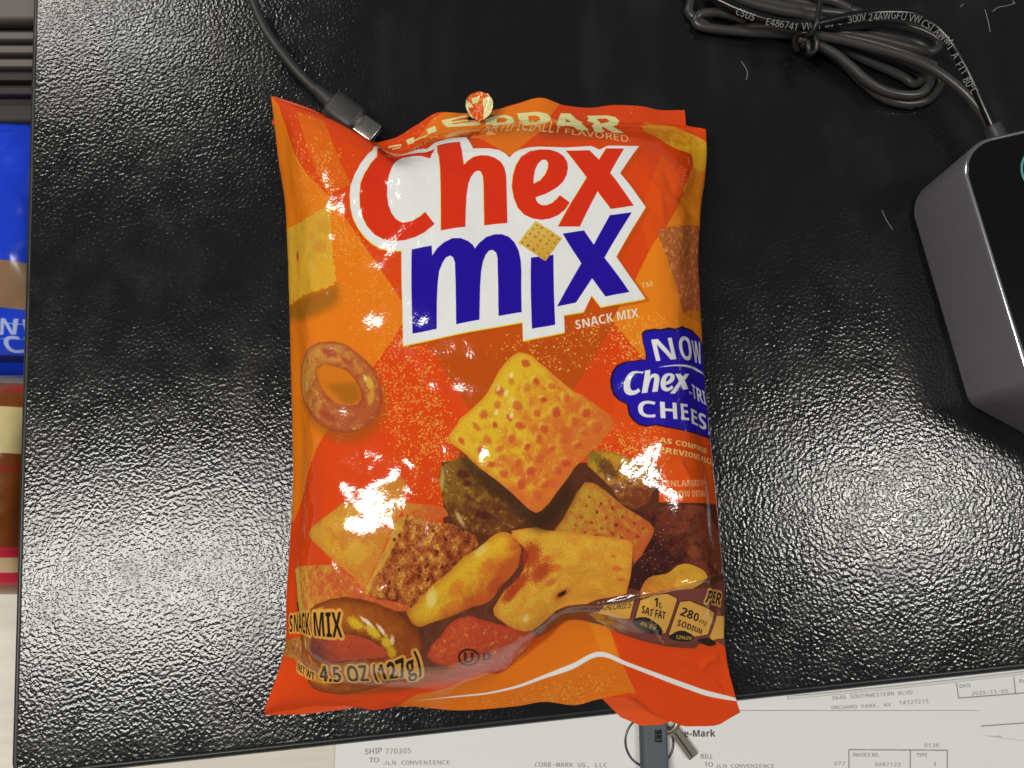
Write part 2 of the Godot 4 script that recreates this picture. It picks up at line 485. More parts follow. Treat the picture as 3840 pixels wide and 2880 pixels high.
# crease: u0 v0 u1 v1 height width
const CREASES := [[65.32,30.54,78.04,35.04,0.35,1],
	[78.04,35.04,94.38,35.74,0.35,1],
	[94.38,35.74,110.89,34.92,0.35,1],
	[106.21,190.44,118.77,191.23,1.6,1.6],
	[118.77,191.23,129.32,185.66,1.6,1.6],
	[129.32,185.66,141.46,180.7,1.6,1.6],
	[141.46,180.7,150.94,176.39,1.6,1.6],
	[150.94,176.39,165.97,173.67,1.6,1.6],
	[133.1,187.21,135.32,196.4,1,1],
	[135.32,196.4,138.09,205.65,1,1],
	[148.78,211.7,154.22,209.53,0.8,1.2],
	[154.22,209.53,161.85,208.17,0.8,1.2],
	[141.6,209.56,150.55,212.84,0.8,1.2],
	[150.55,212.84,159.94,215.54,0.8,1.2],
	[146.53,139.82,148.72,145.52,0.6,1],
	[148.72,145.52,145.99,149.09,0.6,1],
	[145.99,149.09,146.06,152.67,0.6,1],
	[148.67,145.87,157.13,146.57,0.4,1],
	[137.84,44.7,143.43,51.08,0.8,2],
	[143.43,51.08,145.84,63.06,0.8,2],
	[143.88,42.32,148.42,50.96,-0.9,2.5],
	[148.42,50.96,167.58,60.77,-0.9,2.5],
	[35.8,36.25,45.21,38.52,0.5,1],
	[45.21,38.52,54.03,39.2,0.5,1],
	[40.26,53.69,47.7,51.75,0.45,1],
	[47.7,51.75,56.44,49.34,0.45,1],
	[58.16,39.57,66.75,30.03,0.4,1],
	[23.56,148.86,27.4,163.94,0.4,1.2],
	[24.87,193.29,28.56,199.69,-0.6,1.4],
	[28.56,199.69,34.47,200.03,-0.6,1.4],
	[91.24,207.41,101.67,204.7,-0.8,2],
	[101.67,204.7,114.68,204.18,-0.8,2],
	[37.48,168.18,45.48,174.4,0.7,2.2],
	[45.48,174.4,52.37,175.81,0.7,2.2],
	[52.37,175.81,59.39,172.87,0.7,2.2],
	[35.68,152.14,36.59,160.73,0.6,2.6],
	[36.59,160.73,38.2,167.34,0.6,2.6],
	[62.2,139.6,69.9,147.39,0.5,1.6],
	[62.96,150.05,67.14,152.61,0.5,1.6],
	[67.14,152.61,71.95,151.3,0.5,1.6]]
# bump of a cracker under the film: u v radius_u radius_v height
const BUMPS := [[58.54,155.59,20,26,2.2],
	[50.44,171.4,22,16,1.6],
	[108.36,135.35,28,24,1.6],
	[138.43,170.86,26,34,1.8],
	[151.59,156.1,9,14,0.7],
	[84.66,83.16,30,20,1.4],
	[51.01,107.3,16,20,-1]]

func slopes(x: Array, y: PackedVector3Array) -> PackedVector3Array:
	var n := x.size()
	var m := PackedVector3Array()
	m.resize(n)
	m[0] = (y[1] - y[0]) / (x[1] - x[0])
	m[n - 1] = (y[n - 1] - y[n - 2]) / (x[n - 1] - x[n - 2])
	for i in range(1, n - 1):
		var h0: float = x[i] - x[i - 1]
		var h1: float = x[i + 1] - x[i]
		var a := (y[i] - y[i - 1]) / h0
		var b := (y[i + 1] - y[i]) / h1
		var w1 := 2.0 * h1 + h0
		var w2 := h1 + 2.0 * h0
		var v := Vector3.ZERO
		for c in 3:
			if a[c] * b[c] > 0.0:
				v[c] = (w1 + w2) / (w1 / a[c] + w2 / b[c])
		m[i] = v
	return m

func hermite(x: Array, y: PackedVector3Array, m: PackedVector3Array, q: float) -> Vector3:
	var i := 0
	while i < x.size() - 2 and q > x[i + 1]:
		i += 1
	var h: float = x[i + 1] - x[i]
	var t: float = (q - x[i]) / h
	return (1 + 2 * t) * (1 - t) * (1 - t) * y[i] + t * (1 - t) * (1 - t) * h * m[i] + t * t * (3 - 2 * t) * y[i + 1] + t * t * (t - 1) * h * m[i + 1]

func film_lift(u: float, v: float, wrinkle: FastNoiseLite) -> float:
	var y := 0.0
	var inner := smoothstep(SV[3] - 4.0, SV[4] + 6.0, v) * (1.0 - smoothstep(SV[12] - 4.0, SV[13], v)) * smoothstep(6.0, 30.0, u) * (1.0 - smoothstep(SU[-1] - 30.0, SU[-1] - 6.0, u))
	y += wrinkle.get_noise_2d(u * 0.035, v * 0.035) * 0.8 * inner
	y += wrinkle.get_noise_2d(u * 0.12 + 50.0, v * 0.09) * 0.11 * (0.5 + inner)
	y += wrinkle.get_noise_2d(u * 0.42, v * 0.34 + 90.0) * 0.017 * (0.5 + inner)
	for b in BUMPS:
		var dx: float = (u - b[0]) / b[2]
		var dy: float = (v - b[1]) / b[3]
		var d := dx * dx + dy * dy
		if d < 6.0:
			y += b[4] * exp(-d * d * 0.6 - d * 0.4)
	for c in CREASES:
		var p := Vector2(u - c[0], v - c[1])
		var d := Vector2(c[2] - c[0], c[3] - c[1])
		var t := clampf(p.dot(d) / d.length_squared(), 0.0, 1.0)
		var off: float = (p - d * t).length() / c[5]
		if off < 4.0:
			y += c[4] * exp(-off * 1.6) * (0.35 + 0.65 * sin(PI * clampf(t * 0.9 + 0.05, 0.0, 1.0)))
	return y

func make_bag() -> void:
	var nu := 250
	var nv := 330
	var rows := SV.size()
	var cols := SU.size()
	var by_row := []
	for r in rows:
		var y := PackedVector3Array()
		for c in cols:
			y.append(Vector3(GRID[(r * cols + c) * 3], GRID[(r * cols + c) * 3 + 1], GRID[(r * cols + c) * 3 + 2]))
		by_row.append([y, slopes(SU, y)])
	var wide: float = SU[-1]
	var high: float = SV[-1]
	var pos := PackedVector3Array()
	pos.resize((nu + 1) * (nv + 1))
	for i in nu + 1:
		var u := wide * i / nu
		var line := PackedVector3Array()
		for r in rows:
			line.append(hermite(SU, by_row[r][0], by_row[r][1], u))
		var m := slopes(SV, line)
		for j in nv + 1:
			pos[j * (nu + 1) + i] = hermite(SV, line, m, high * j / nv)
	var wrinkle := FastNoiseLite.new()
	wrinkle.noise_type = FastNoiseLite.TYPE_SIMPLEX_SMOOTH
	wrinkle.frequency = 1.0
	wrinkle.fractal_octaves = 2
	wrinkle.seed = 21
	var nrm := film_normals(pos, nu, nv)
	for j in nv + 1:
		for i in nu + 1:
			var k := j * (nu + 1) + i
			pos[k] += nrm[k] * film_lift(wide * i / nu, high * j / nv, wrinkle)
			pos[k].y = maxf(pos[k].y, 0.9)
	nrm = film_normals(pos, nu, nv)

	print("bag film ", Time.get_ticks_msec())
	var art := Canvas.new(wide, high, 7.0, Color(0.9, 0.3, 0.05))
	draw_print(art)
	print("bag print ", Time.get_ticks_msec())
	# relief of the film itself: crimped seals and a fine crinkle
	var rw := 900
	var rh := int(rw * high / wide)
	var relief := Image.create(rw, rh, false, Image.FORMAT_RF)
	var seal_end: float = SV[2]
	for y in rh:
		for x in rw:
			var u := wide * x / rw
			var v := high * y / rh
			var g := wrinkle.get_noise_2d(u * 0.8, v * 0.8) * 0.5 + wrinkle.get_noise_2d(u * 2.1 + 30.0, v * 2.1) * 0.22
			if v < seal_end:
				g = g * 0.35 + 1.1 * sin(v * TAU / 1.25)
			elif v > SV[14] + 1.0:
				g = g * 0.35 + 0.8 * sin(v * TAU / 1.1)
			relief.set_pixel(x, y, Color(0.5 + g * 0.35, 0, 0))
	var film := StandardMaterial3D.new()
	film.albedo_texture = art.texture()
	film.roughness = 0.10
	film.metallic_specular = 0.62
	film.heightmap_enabled = true
	film.heightmap_texture = ImageTexture.create_from_image(relief)
	film.heightmap_scale = 0.008
	film.texture_repeat = false
	var bag := base("snack_bag")
	tag(bag, "orange glossy snack mix bag lying in the middle of the black counter", "snack bag")
	var cut0 := int(round(SV[2] / high * nv))
	var cut1 := int(round((SV[14] - 1.2) / high * nv))
	var hole := Vector2(91.65, 3.03)
	for piece in [["top_seal", 0, cut0], ["front_panel", cut0, cut1], ["bottom_seal", cut1, nv]]:
		var st := SurfaceTool.new()
		st.begin(Mesh.PRIMITIVE_TRIANGLES)
		var j0: int = piece[1]
		var j1: int = piece[2]
		for j in range(j0, j1 + 1):
			for i in nu + 1:
				var k := j * (nu + 1) + i
				st.set_normal(nrm[k])
				st.set_uv(Vector2(float(i) / nu, float(j) / nv))
				st.add_vertex(pos[k] * MM)
		for j in range(j0, j1):
			for i in nu:
				var q := Vector2(wide * (i + 0.5) / nu, high * (j + 0.5) / nv) - hole
				if (q / Vector2(4.6, 1.1)).length() < 1.0:
					continue
				var a := (j - j0) * (nu + 1) + i
				var b := a + 1
				var c := a + nu + 1
				for t in [a, b, c, b, c + 1, c]:
					st.add_index(t)
		part(piece[0], st.commit(), film, bag)
	# the back of the bag, flat on the counter
	var back := SurfaceTool.new()
	back.begin(Mesh.PRIMITIVE_TRIANGLES)
	var nb := 24
	for j in nv + 1:
		var l := pos[j * (nu + 1)]
		var r := pos[j * (nu + 1) + nu]
		for i in nb + 1:
			var f := float(i) / nb
			var p := l.lerp(r, f)
			var sag := minf(f, 1.0 - f) * 6.0
			var front := pos[j * (nu + 1) + int(f * nu)]
			var y := lerpf(p.y, 0.6, clampf(sag, 0.0, 1.0))
			p.z = lerpf(p.z, front.z, clampf(sag, 0.0, 1.0))
			p.y = clampf(y, 0.4, maxf(front.y - 0.5, 0.4)) if i > 0 and i < nb else p.y
			back.set_uv(Vector2(f, float(j) / nv))
			back.add_vertex(p * MM)
	for j in nv:
		for i in nb:
			var a := j * (nb + 1) + i
			for t in [a, a + nb + 1, a + 1, a + 1, a + nb + 1, a + nb + 2]:
				back.add_index(t)
	back.generate_normals()
	part("back_panel", back.commit(), paint(Color("E4541A"), 0.25), bag)
	# the punched disc of the hang hole, still hinged and bent up
	var flap := Canvas.new(10.0, 10.0, 12.0, Color("EAE6A8"))
	flap.flat([[0, 0, 10, 0, 10, 2.2, 6.2, 2.4, 6.3, 5.4, 3.2, 6.0, 1.6, 4.2, 0, 3.0]], Color("EA6A14"), 1.0)
	flap.flat([[0.8, 6.0, 3.4, 5.6, 6.6, 5.2, 6.4, 10, 3.2, 10]], Color("EA5A10"), 1.0)
	flap.flat([[2.0, 2.5, 5.0, 1.6, 4.4, 3.8, 2.6, 4.4]], Color("EAE6A8"), 1.0)
	var fm := StandardMaterial3D.new()
	fm.albedo_texture = flap.texture()
	fm.roughness = 0.15
	fm.heightmap_enabled = true
	fm.heightmap_texture = noise_map(128, 0.03, 9, 2)
	fm.heightmap_scale = 0.03
	var st := SurfaceTool.new()
	st.begin(Mesh.PRIMITIVE_TRIANGLES)
	st.set_smooth_group(0)
	var c0 := Vector3(-11.56, 19.00, -147.03)
	var rad := 4.85
	for ri in 8:
		for s in 32:
			var quad := []
			for cr in [[ri, s], [ri, s + 1], [ri + 1, s], [ri + 1, s + 1]]:
				var t: float = cr[1] * TAU / 32.0
				var rr: float = rad * cr[0] / 8.0
				var x := cos(t) * rr
				var z := sin(t) * rr
				quad.append([Vector3(c0.x + x, c0.y + 0.10 * (x * x) * 0.6 - z * 0.25 + 0.25 * sin(x * 1.7 + z), c0.z + z), Vector2(0.5 + x / rad * 0.5, 0.5 + z / rad * 0.5)])
			for q in [0, 1, 2, 1, 3, 2]:
				st.set_uv(quad[q][1])
				st.add_vertex(quad[q][0] * MM)
	st.index()
	var fl := part("hang_hole_flap", commit(st), fm, bag)
	fl.set_meta("label", "small punched disc bent up from the top seal")

func film_normals(pos: PackedVector3Array, nu: int, nv: int) -> PackedVector3Array:
	var out := PackedVector3Array()
	out.resize(pos.size())
	for j in nv + 1:
		for i in nu + 1:
			var dx := pos[j * (nu + 1) + mini(i + 1, nu)] - pos[j * (nu + 1) + maxi(i - 1, 0)]
			var dz := pos[mini(j + 1, nv) * (nu + 1) + i] - pos[maxi(j - 1, 0) * (nu + 1) + i]
			out[j * (nu + 1) + i] = dz.cross(dx).normalized()
	return out

func draw_print(art: Canvas) -> void:
	art.flat([[0,0,182.0,0,182.0,228.6,0,228.6]], Color("EA4A0B"), 1.0)
	art.flat([[0,25.2,17.9,33.2,40.1,55.3,62.3,90.4,62.1,97.6,23.6,148.9,15.5,158.7,0,162.7]], Color("F58312"), 1.0)
	art.flat([[31.9,33.8,40.1,55.3,47.8,51.1,42,34.2]], Color("EC6A12"), 1.0)
	art.flat([[70.1,104.2,81.7,124.4,93.3,141.2,116.1,116.5,128.6,97.4,116.1,95.9]], Color("C85208"), 1)
	art.flat([[66.7,96.1,70,105.5,95.3,106.4,117.3,100.4,128.6,97.4,131,91.2,95.8,96]], Color("D05408"), 1)
	art.flat([[159.4,39.5,146.5,60.3,136.6,81.5,128.1,96.2,136.4,107.2,149.5,122.4,168.7,126.6,182,126.6,182,39.5]], Color("F78A16"), 1.0)
	art.flat([[147.5,42.8,155.9,37.4,151.3,48.1,159.4,39.5,152.1,24.8]], Color("DA4410"), 1)
	art.flat([[143.2,34.6,155,51.6,140.4,72.1,137.1,60.5]], Color("EF560C"), 1)
	art.flat([[136.4,107.2,127.8,121,122.3,135.3,170.4,135.2,170.4,123.8]], Color("EE520C"), 1.0)
	art.flat([[136.8,135.2,170.4,141,170.4,154.8,135.3,153.5]], Color("F05A0E"), 1.0)
	art.flat([[72,6,76.4,2.1,82.7,-0.7,101,0.4,109.7,0.1,116.9,0,105.5,25.9,97.7,37.8,88.7,28,77.7,23.6]], Color("EE7A16"), 1.0)
	art.flat([[70,29.9,82.7,19.1,91.4,22.7,84.9,27.3,76.9,30.1]], Color("C8450A"), 1)
	art.flat([[105.5,25.9,116.7,6.3,123.2,22.6,129,28.6,108.3,29.3]], Color("D44C0C"), 1)
	art.flat([[79.1,204.5,99.4,202.9,114.7,202.2,122,207.6,124.3,217,127.9,227.1,117.9,228.9,103.1,229.4,80.6,228.7,62.9,228.6,67.1,211.5]], Color("EC7A12"), 1.0)
	art.flat([[114.7,202.2,122,207.6,123.6,216.7,119,217.4]], Color("F08A1C"), 1.0)
	art.dots([31.6,35.2,49.3,40.6,41.4,56.3,52.5,76.6,43.5,76.7,26.7,56.7], 500, Color("F5A23A"), 0.1, 0.28)
	art.dots([37.1,51.7,49.6,70.4,61,88.6,49.1,88.7,40.6,70.5], 120, Color("F7B450"), 0.08, 0.2)
	art.dots([62.2,97.6,70.7,106.4,74.4,119.7,69.6,131.4,57.9,134.3,54,121.2,54.5,109.4], 900, Color("F3A040"), 0.1, 0.26)
	art.dots([40.4,76.7,62,96.1,61.8,103.5,51.4,112.3,43,94.7], 150, Color("F7B450"), 0.08, 0.2)
	art.dots([58,132.9,74.3,122.6,79.1,141.3,73.1,152.3,64.6,147], 520, Color("F3A640"), 0.1, 0.26)
	art.dots([89.7,102.7,116,98.2,129.3,95.9,145.9,97.4,137.5,107.9,115.4,110.8,92.3,107.9], 420, Color("F5AE4C"), 0.1, 0.3)
	art.dots([123.2,100.4,139.5,97.4,163.8,95.8,138.7,112.3,125.7,109.4], 240, Color("F8B858"), 0.1, 0.28)
	art.dots([125.5,131,140.1,131,142.3,140.8,130.3,143.6,119.1,139.5], 420, Color("F5AE4C"), 0.1, 0.26)
	art.dots([150.1,34.1,166.9,35.7,170.4,68.4,155,51.6], 170, Color("F8B450"), 0.1, 0.26)
	art.dots([112.4,3.4,145.1,1.7,138.7,26.8,110.9,25.3], 110, Color("F0A050"), 0.08, 0.2)
	art.dots([66.3,1.3,79.3,1.5,86.5,1.3,79.9,19.1,67.1,10.8], 130, Color("E8A050"), 0.08, 0.2)
	art.flat([[76.6,25.79,81.9,25.4,85.99,26.64,87.5,31.27,88.24,34.35,90.1,34.22,92.97,34.48,95.81,35.4,97.75,37.31,98.68,38.86,99.82,37.25,102.01,35.11,104.54,33.99,107.86,33.58,112,33.61,115.32,33.72,118.68,33.29,123.29,32.76,125.72,34.5,128.26,32.51,137.75,32.5,131.95,44.71,140.78,57.56,131.8,75.64,140.72,89.68,126.36,92.82,123.61,88.95,120.95,94.28,114.66,95.42,114.6,101.08,101.42,103.94,101.53,97.93,82.61,101.49,63.67,105.21,63.95,93.37,64.17,81.98,64.22,74.84,61.33,74.74,57.78,73.94,54.9,72.34,52.49,70.01,50.55,67.18,49.11,63.85,48.42,60.01,48.49,56.08,49.22,52,50.72,47.89,52.96,44.13,55.39,41.36,58.16,38.02,60.59,30.06,64.09,26.86,67.6,26.36,71.1,27.36,74.6,29.36]], Color("C4500A"), 0.55)
	art.flat([[74.9,25.27,80.2,24.88,84.29,26.12,85.8,30.75,86.54,33.83,88.4,33.7,91.27,33.96,94.11,34.88,96.05,36.79,96.98,38.34,98.12,36.73,100.31,34.59,102.84,33.47,106.16,33.06,110.3,33.09,113.62,33.2,116.98,32.77,121.59,32.24,124.02,33.98,126.56,31.99,136.05,31.98,130.25,44.19,139.08,57.04,130.1,75.12,139.02,89.16,124.66,92.3,121.91,88.43,119.25,93.76,112.96,94.9,112.9,100.56,99.72,103.42,99.83,97.41,80.91,100.97,61.97,104.69,62.25,92.85,62.47,81.46,62.52,74.32,59.63,74.22,56.08,73.42,53.2,71.82,50.79,69.49,48.85,66.66,47.41,63.33,46.72,59.49,46.79,55.56,47.52,51.48,49.02,47.37,51.26,43.61,53.69,40.84,56.46,37.5,58.89,29.54,62.39,26.34,65.9,25.84,69.4,26.84,72.9,28.84]], Color("F2DC1E"), 1.0)
	art.flat([[75,24.89,80.3,24.5,84.39,25.74,85.9,30.37,86.64,33.45,88.5,33.32,91.37,33.58,94.21,34.5,96.15,36.41,97.08,37.96,98.22,36.35,100.41,34.21,102.94,33.09,106.26,32.68,110.4,32.71,113.72,32.82,117.08,32.39,121.69,31.86,124.12,33.6,126.66,31.61,136.15,31.6,130.35,43.81,139.18,56.66,130.2,74.74,139.12,88.78,124.76,91.92,122.01,88.05,119.35,93.38,113.06,94.52,113,100.18,99.82,103.04,99.93,97.03,81.01,100.59,62.07,104.31,62.35,92.47,62.57,81.08,62.62,73.94,59.73,73.84,56.18,73.04,53.3,71.44,50.89,69.11,48.95,66.28,47.51,62.95,46.82,59.11,46.89,55.18,47.62,51.1,49.12,46.99,51.36,43.23,53.79,40.46,56.56,37.12,58.99,29.16,62.49,25.96,66,25.46,69.5,26.46,73,28.46]], Color("F3F5F4"), 1.0)
	art.flat([[75.3,30.36,73.41,36.78,71.39,34.28,68.59,32.82,65.69,32.69,63.64,36.74,61.18,42.75,59.62,46.84,58.68,50.7,58.3,54.3,58.51,57.8,59.39,60.76,60.73,62.93,62.46,64.12,64.22,64.18,66.44,63.45,68.67,61.93,70.12,60.26,72.99,64.63,69.87,67.44,66.75,69.21,63.64,70.21,60.08,70.59,56.76,69.93,53.89,68.31,51.73,65.72,50.29,62.38,49.72,58.51,49.94,54.01,50.81,49.88,52.33,46.16,54.53,42.69,57.3,39.37,59.02,30.41,62.34,28.91,65.67,28.61,69,29.91,72.33,31.61],[75.93,28.25,82.51,28.7,83.03,33.92,82.92,41.16,84.57,38.94,86.38,37.35,88.51,36.72,90.56,36.93,92.55,38,94.08,39.82,94.97,42.18,95.39,45.38,95.46,50.98,95.6,63.38,88.48,64.63,88.47,56.48,88.57,48.99,88.47,45.58,87.93,43.71,86.9,43.26,85.79,44.18,84.63,46.29,83.78,49.16,83.04,54.03,82.68,59.7,82.49,65.64,75.05,67,75.16,56.85,75.51,46.08,76.2,36.54],[97.19,49.84,97.59,45.32,98.59,41.19,100.47,37.49,103.1,35.21,106.05,34.17,108.95,34.1,111.41,35.22,113.04,36.91,114.04,39.35,114.2,42.04,113.72,44.97,112.64,47.54,110.75,49.78,107.8,52,104.31,53.7,104.62,55.01,105.27,56.03,106.36,56.78,107.88,56.89,109.6,56.02,111.08,54.32,111.9,52.88,114.89,55.78,113.55,58.39,111.38,60.48,108.77,61.91,106.16,62.38,103.54,61.79,100.93,60.24,98.99,57.74,97.8,54.13],[103.64,48.68,103.74,45.75,104.21,42.84,105.15,40.45,106.48,38.78,107.74,38.69,108.41,40.07,108.26,42.15,107.35,44.79,105.85,47.12],[113.86,34.31,120.88,33.93,123.78,38.27,126.03,32.97,131.34,32.99,127.04,43.82,135.11,56.04,128,57.5,123.52,50.95,118.22,64.23,111.5,64.59,120.03,45.85]], Color("F5E020"), 1.0)
	art.flat([[75.56,30.46,73.67,36.88,71.65,34.38,68.85,32.92,65.95,32.79,63.9,36.84,61.44,42.85,59.88,46.94,58.94,50.8,58.56,54.4,58.77,57.9,59.65,60.86,60.99,63.03,62.72,64.22,64.48,64.28,66.7,63.55,68.93,62.03,70.38,60.36,73.25,64.73,70.13,67.54,67.01,69.31,63.9,70.31,60.34,70.69,57.02,70.03,54.15,68.41,51.99,65.82,50.55,62.48,49.98,58.61,50.2,54.11,51.07,49.98,52.59,46.26,54.79,42.79,57.56,39.47,59.28,30.51,62.6,29.01,65.93,28.71,69.26,30.01,72.59,31.71],[76.19,28.35,82.77,28.8,83.29,34.02,83.18,41.26,84.83,39.04,86.64,37.45,88.77,36.82,90.82,37.03,92.81,38.1,94.34,39.92,95.23,42.28,95.65,45.48,95.72,51.08,95.86,63.48,88.74,64.73,88.73,56.58,88.83,49.09,88.73,45.68,88.19,43.81,87.16,43.36,86.05,44.28,84.89,46.39,84.04,49.26,83.3,54.13,82.94,59.8,82.75,65.74,75.31,67.1,75.42,56.95,75.77,46.18,76.46,36.64],[97.45,49.94,97.85,45.42,98.85,41.29,100.73,37.59,103.36,35.31,106.31,34.27,109.21,34.2,111.67,35.32,113.3,37.01,114.3,39.45,114.46,42.14,113.98,45.07,112.9,47.64,111.01,49.88,108.06,52.1,104.57,53.8,104.88,55.11,105.53,56.13,106.62,56.88,108.14,56.99,109.86,56.12,111.34,54.42,112.16,52.98,115.15,55.88,113.81,58.49,111.64,60.58,109.03,62.01,106.42,62.48,103.8,61.89,101.19,60.34,99.25,57.84,98.06,54.23],[103.9,48.78,104,45.85,104.47,42.94,105.41,40.55,106.74,38.88,108,38.79,108.67,40.17,108.52,42.25,107.61,44.89,106.11,47.22],[114.12,34.41,121.14,34.03,124.04,38.37,126.29,33.07,131.6,33.09,127.3,43.92,135.37,56.14,128.26,57.6,123.78,51.05,118.48,64.33,111.76,64.69,120.29,45.95]], Color("E23A6A"), 1.0)
	art.flat([[75.46,30.41,73.57,36.83,71.55,34.33,68.75,32.87,65.85,32.74,63.8,36.79,61.34,42.8,59.78,46.89,58.84,50.75,58.46,54.35,58.67,57.85,59.55,60.81,60.89,62.98,62.62,64.17,64.38,64.23,66.6,63.5,68.83,61.98,70.28,60.31,73.15,64.68,70.03,67.49,66.91,69.26,63.8,70.26,60.24,70.64,56.92,69.98,54.05,68.36,51.89,65.77,50.45,62.43,49.88,58.56,50.1,54.06,50.97,49.93,52.49,46.21,54.69,42.74,57.46,39.42,59.18,30.46,62.5,28.96,65.83,28.66,69.16,29.96,72.49,31.66],[76.09,28.3,82.67,28.75,83.19,33.97,83.08,41.21,84.73,38.99,86.54,37.4,88.67,36.77,90.72,36.98,92.71,38.05,94.24,39.87,95.13,42.23,95.55,45.43,95.62,51.03,95.76,63.43,88.64,64.68,88.63,56.53,88.73,49.04,88.63,45.63,88.09,43.76,87.06,43.31,85.95,44.23,84.79,46.34,83.94,49.21,83.2,54.08,82.84,59.75,82.65,65.69,75.21,67.05,75.32,56.9,75.67,46.13,76.36,36.59],[97.35,49.89,97.75,45.37,98.75,41.24,100.63,37.54,103.26,35.26,106.21,34.22,109.11,34.15,111.57,35.27,113.2,36.96,114.2,39.4,114.36,42.09,113.88,45.02,112.8,47.59,110.91,49.83,107.96,52.05,104.47,53.75,104.78,55.06,105.43,56.08,106.52,56.83,108.04,56.94,109.76,56.07,111.24,54.37,112.06,52.93,115.05,55.83,113.71,58.44,111.54,60.53,108.93,61.96,106.32,62.43,103.7,61.84,101.09,60.29,99.15,57.79,97.96,54.18],[103.8,48.73,103.9,45.8,104.37,42.89,105.31,40.5,106.64,38.83,107.9,38.74,108.57,40.12,108.42,42.2,107.51,44.84,106.01,47.17],[114.02,34.36,121.04,33.98,123.94,38.32,126.19,33.02,131.5,33.04,127.2,43.87,135.27,56.09,128.16,57.55,123.68,51,118.38,64.28,111.66,64.64,120.19,45.9]], Color("E63410"), 1.0)
	art.flat([[65.86,73.52,72.23,72.34,72.35,75.85,73.88,73.49,76.11,71.33,78.76,69.86,81.38,69.81,83.56,70.72,85.08,72.12,85.63,73.3,87.06,71.14,89.26,68.94,91.89,67.83,94.08,67.78,96.26,68.71,97.99,70.7,99.29,73.55,99.92,76.87,100.12,80.65,99.81,93.88,92.54,95.19,92.75,85.4,92.7,76.03,92.28,74.24,91.19,73.45,90.1,73.7,88.99,75.14,88.08,77.51,87.45,80.8,87.02,85.45,86.43,96.43,79.14,97.9,79.41,85.52,79.42,78.09,78.88,76.46,78.02,75.87,76.69,76.49,75.56,78.14,74.39,80.95,73.85,84.65,73.38,90.14,72.96,99.17,65.21,100.52,65.51,85.64],[103.13,75.88,110.19,74.62,110.14,97.73,102.76,99.2],[113.13,67.09,119.85,65.6,123.11,70.47,127.99,59.85,134.85,58.66,126.48,75.04,134.09,86.69,126.33,88.49,122.34,82.29,116.97,90.43,110.99,91.76,119.02,77.32]], Color("2408A4"), 1.0)
	art.crumb([[104.6,62.8,106,63.8,107.3,64.9,108.8,65.8,110.2,66.8,111.6,67.8,113,68.7,112.1,70.1,111.2,71.4,110.4,72.8,109.4,74.2,108.6,75.5,107.7,76.8,106.2,76,104.8,74.8,103.3,73.9,102,72.9,100.5,71.9,99.2,71,100.1,69.6,100.9,68.2,101.8,66.8,102.8,65.6,103.6,64.2]], Color("E8C45A"), Color("DCA93C"), [104.6,62.8,107.6,76.9], 0.5, 2.2, Color("F2DC88"), 0.45, Color("E8C45A"), 2)
	art.blob(105,64.4, 0.6, 0.3, 0.0, Color("A85A22"), 0.7419706303555795)
	art.blob(103.8,65.8, 0.4, 0.4, 1.6, Color("A85A22"), 0.7131154876913214)
	art.blob(102.8,67.6, 0.5, 0.4, 2.9, Color("A85A22"), 0.6843504737619057)
	art.blob(101.5,69, 0.3, 0.3, 1.0, Color("A85A22"), 0.9905788006043885)
	art.blob(100.4,70.6, 0.4, 0.4, 3.0, Color("A85A22"), 0.9428797526843494)
	art.blob(106.4,65.4, 0.4, 0.6, 1.0, Color("A85A22"), 0.870288072251278)
	art.blob(105.5,67, 0.5, 0.3, 1.8, Color("A85A22"), 0.8010313433677168)
	art.blob(104.5,68.5, 0.4, 0.6, 1.8, Color("A85A22"), 0.8845948977360572)
	art.blob(103.1,70.3, 0.3, 0.3, 0.5, Color("A85A22"), 0.7948806057703867)
	art.blob(102.2,71.8, 0.5, 0.6, 1.1, Color("A85A22"), 0.9668080716926462)
	art.blob(108.3,66.7, 0.4, 0.3, 0.2, Color("A85A22"), 0.7089909199041173)
	art.blob(107.2,68.2, 0.3, 0.5, 2.2, Color("A85A22"), 0.7413379241860476)
	art.blob(106,69.8, 0.5, 0.5, 1.5, Color("A85A22"), 0.7729216931794135)
	art.blob(105.1,71.6, 0.6, 0.4, 1.4, Color("A85A22"), 0.5618753746835948)
	art.blob(103.9,73.1, 0.5, 0.6, 2.2, Color("A85A22"), 0.7402481111309517)
	art.blob(109.8,67.8, 0.5, 0.5, 0.9, Color("A85A22"), 0.8698725380504306)
	art.blob(108.8,69.5, 0.3, 0.4, 3.0, Color("A85A22"), 0.8837207954738392)
	art.blob(108,70.9, 0.5, 0.3, 2.0, Color("A85A22"), 0.8970496446009945)
	art.blob(106.9,72.8, 0.3, 0.4, 0.0, Color("A85A22"), 0.7253333582693738)
	art.blob(105.8,74.4, 0.3, 0.4, 1.1, Color("A85A22"), 0.7829576257219393)
	art.blob(111.7,69, 0.5, 0.5, 1.5, Color("A85A22"), 0.48454732736674394)
	art.blob(110.5,70.5, 0.5, 0.3, 1.3, Color("A85A22"), 0.9355983771987143)
	art.blob(109.6,72.2, 0.4, 0.3, 0.5, Color("A85A22"), 0.5823576385224931)
	art.blob(108.4,73.9, 0.4, 0.5, 2.5, Color("A85A22"), 0.6144790117391941)
	art.blob(107.3,75.6, 0.5, 0.3, 0.8, Color("A85A22"), 0.6524532666912197)
	art.text("SNACK MIX", [116.65,99.18,136.83,94.8,116.35,96.34], Color("F4EFE0"), "bold", 0.0, 1.0)
	art.text("TM", [137.97,85.37,141.67,84.57,137.87,83.66], Color("F2DFA0"), "regular", 0.0, 1.0)
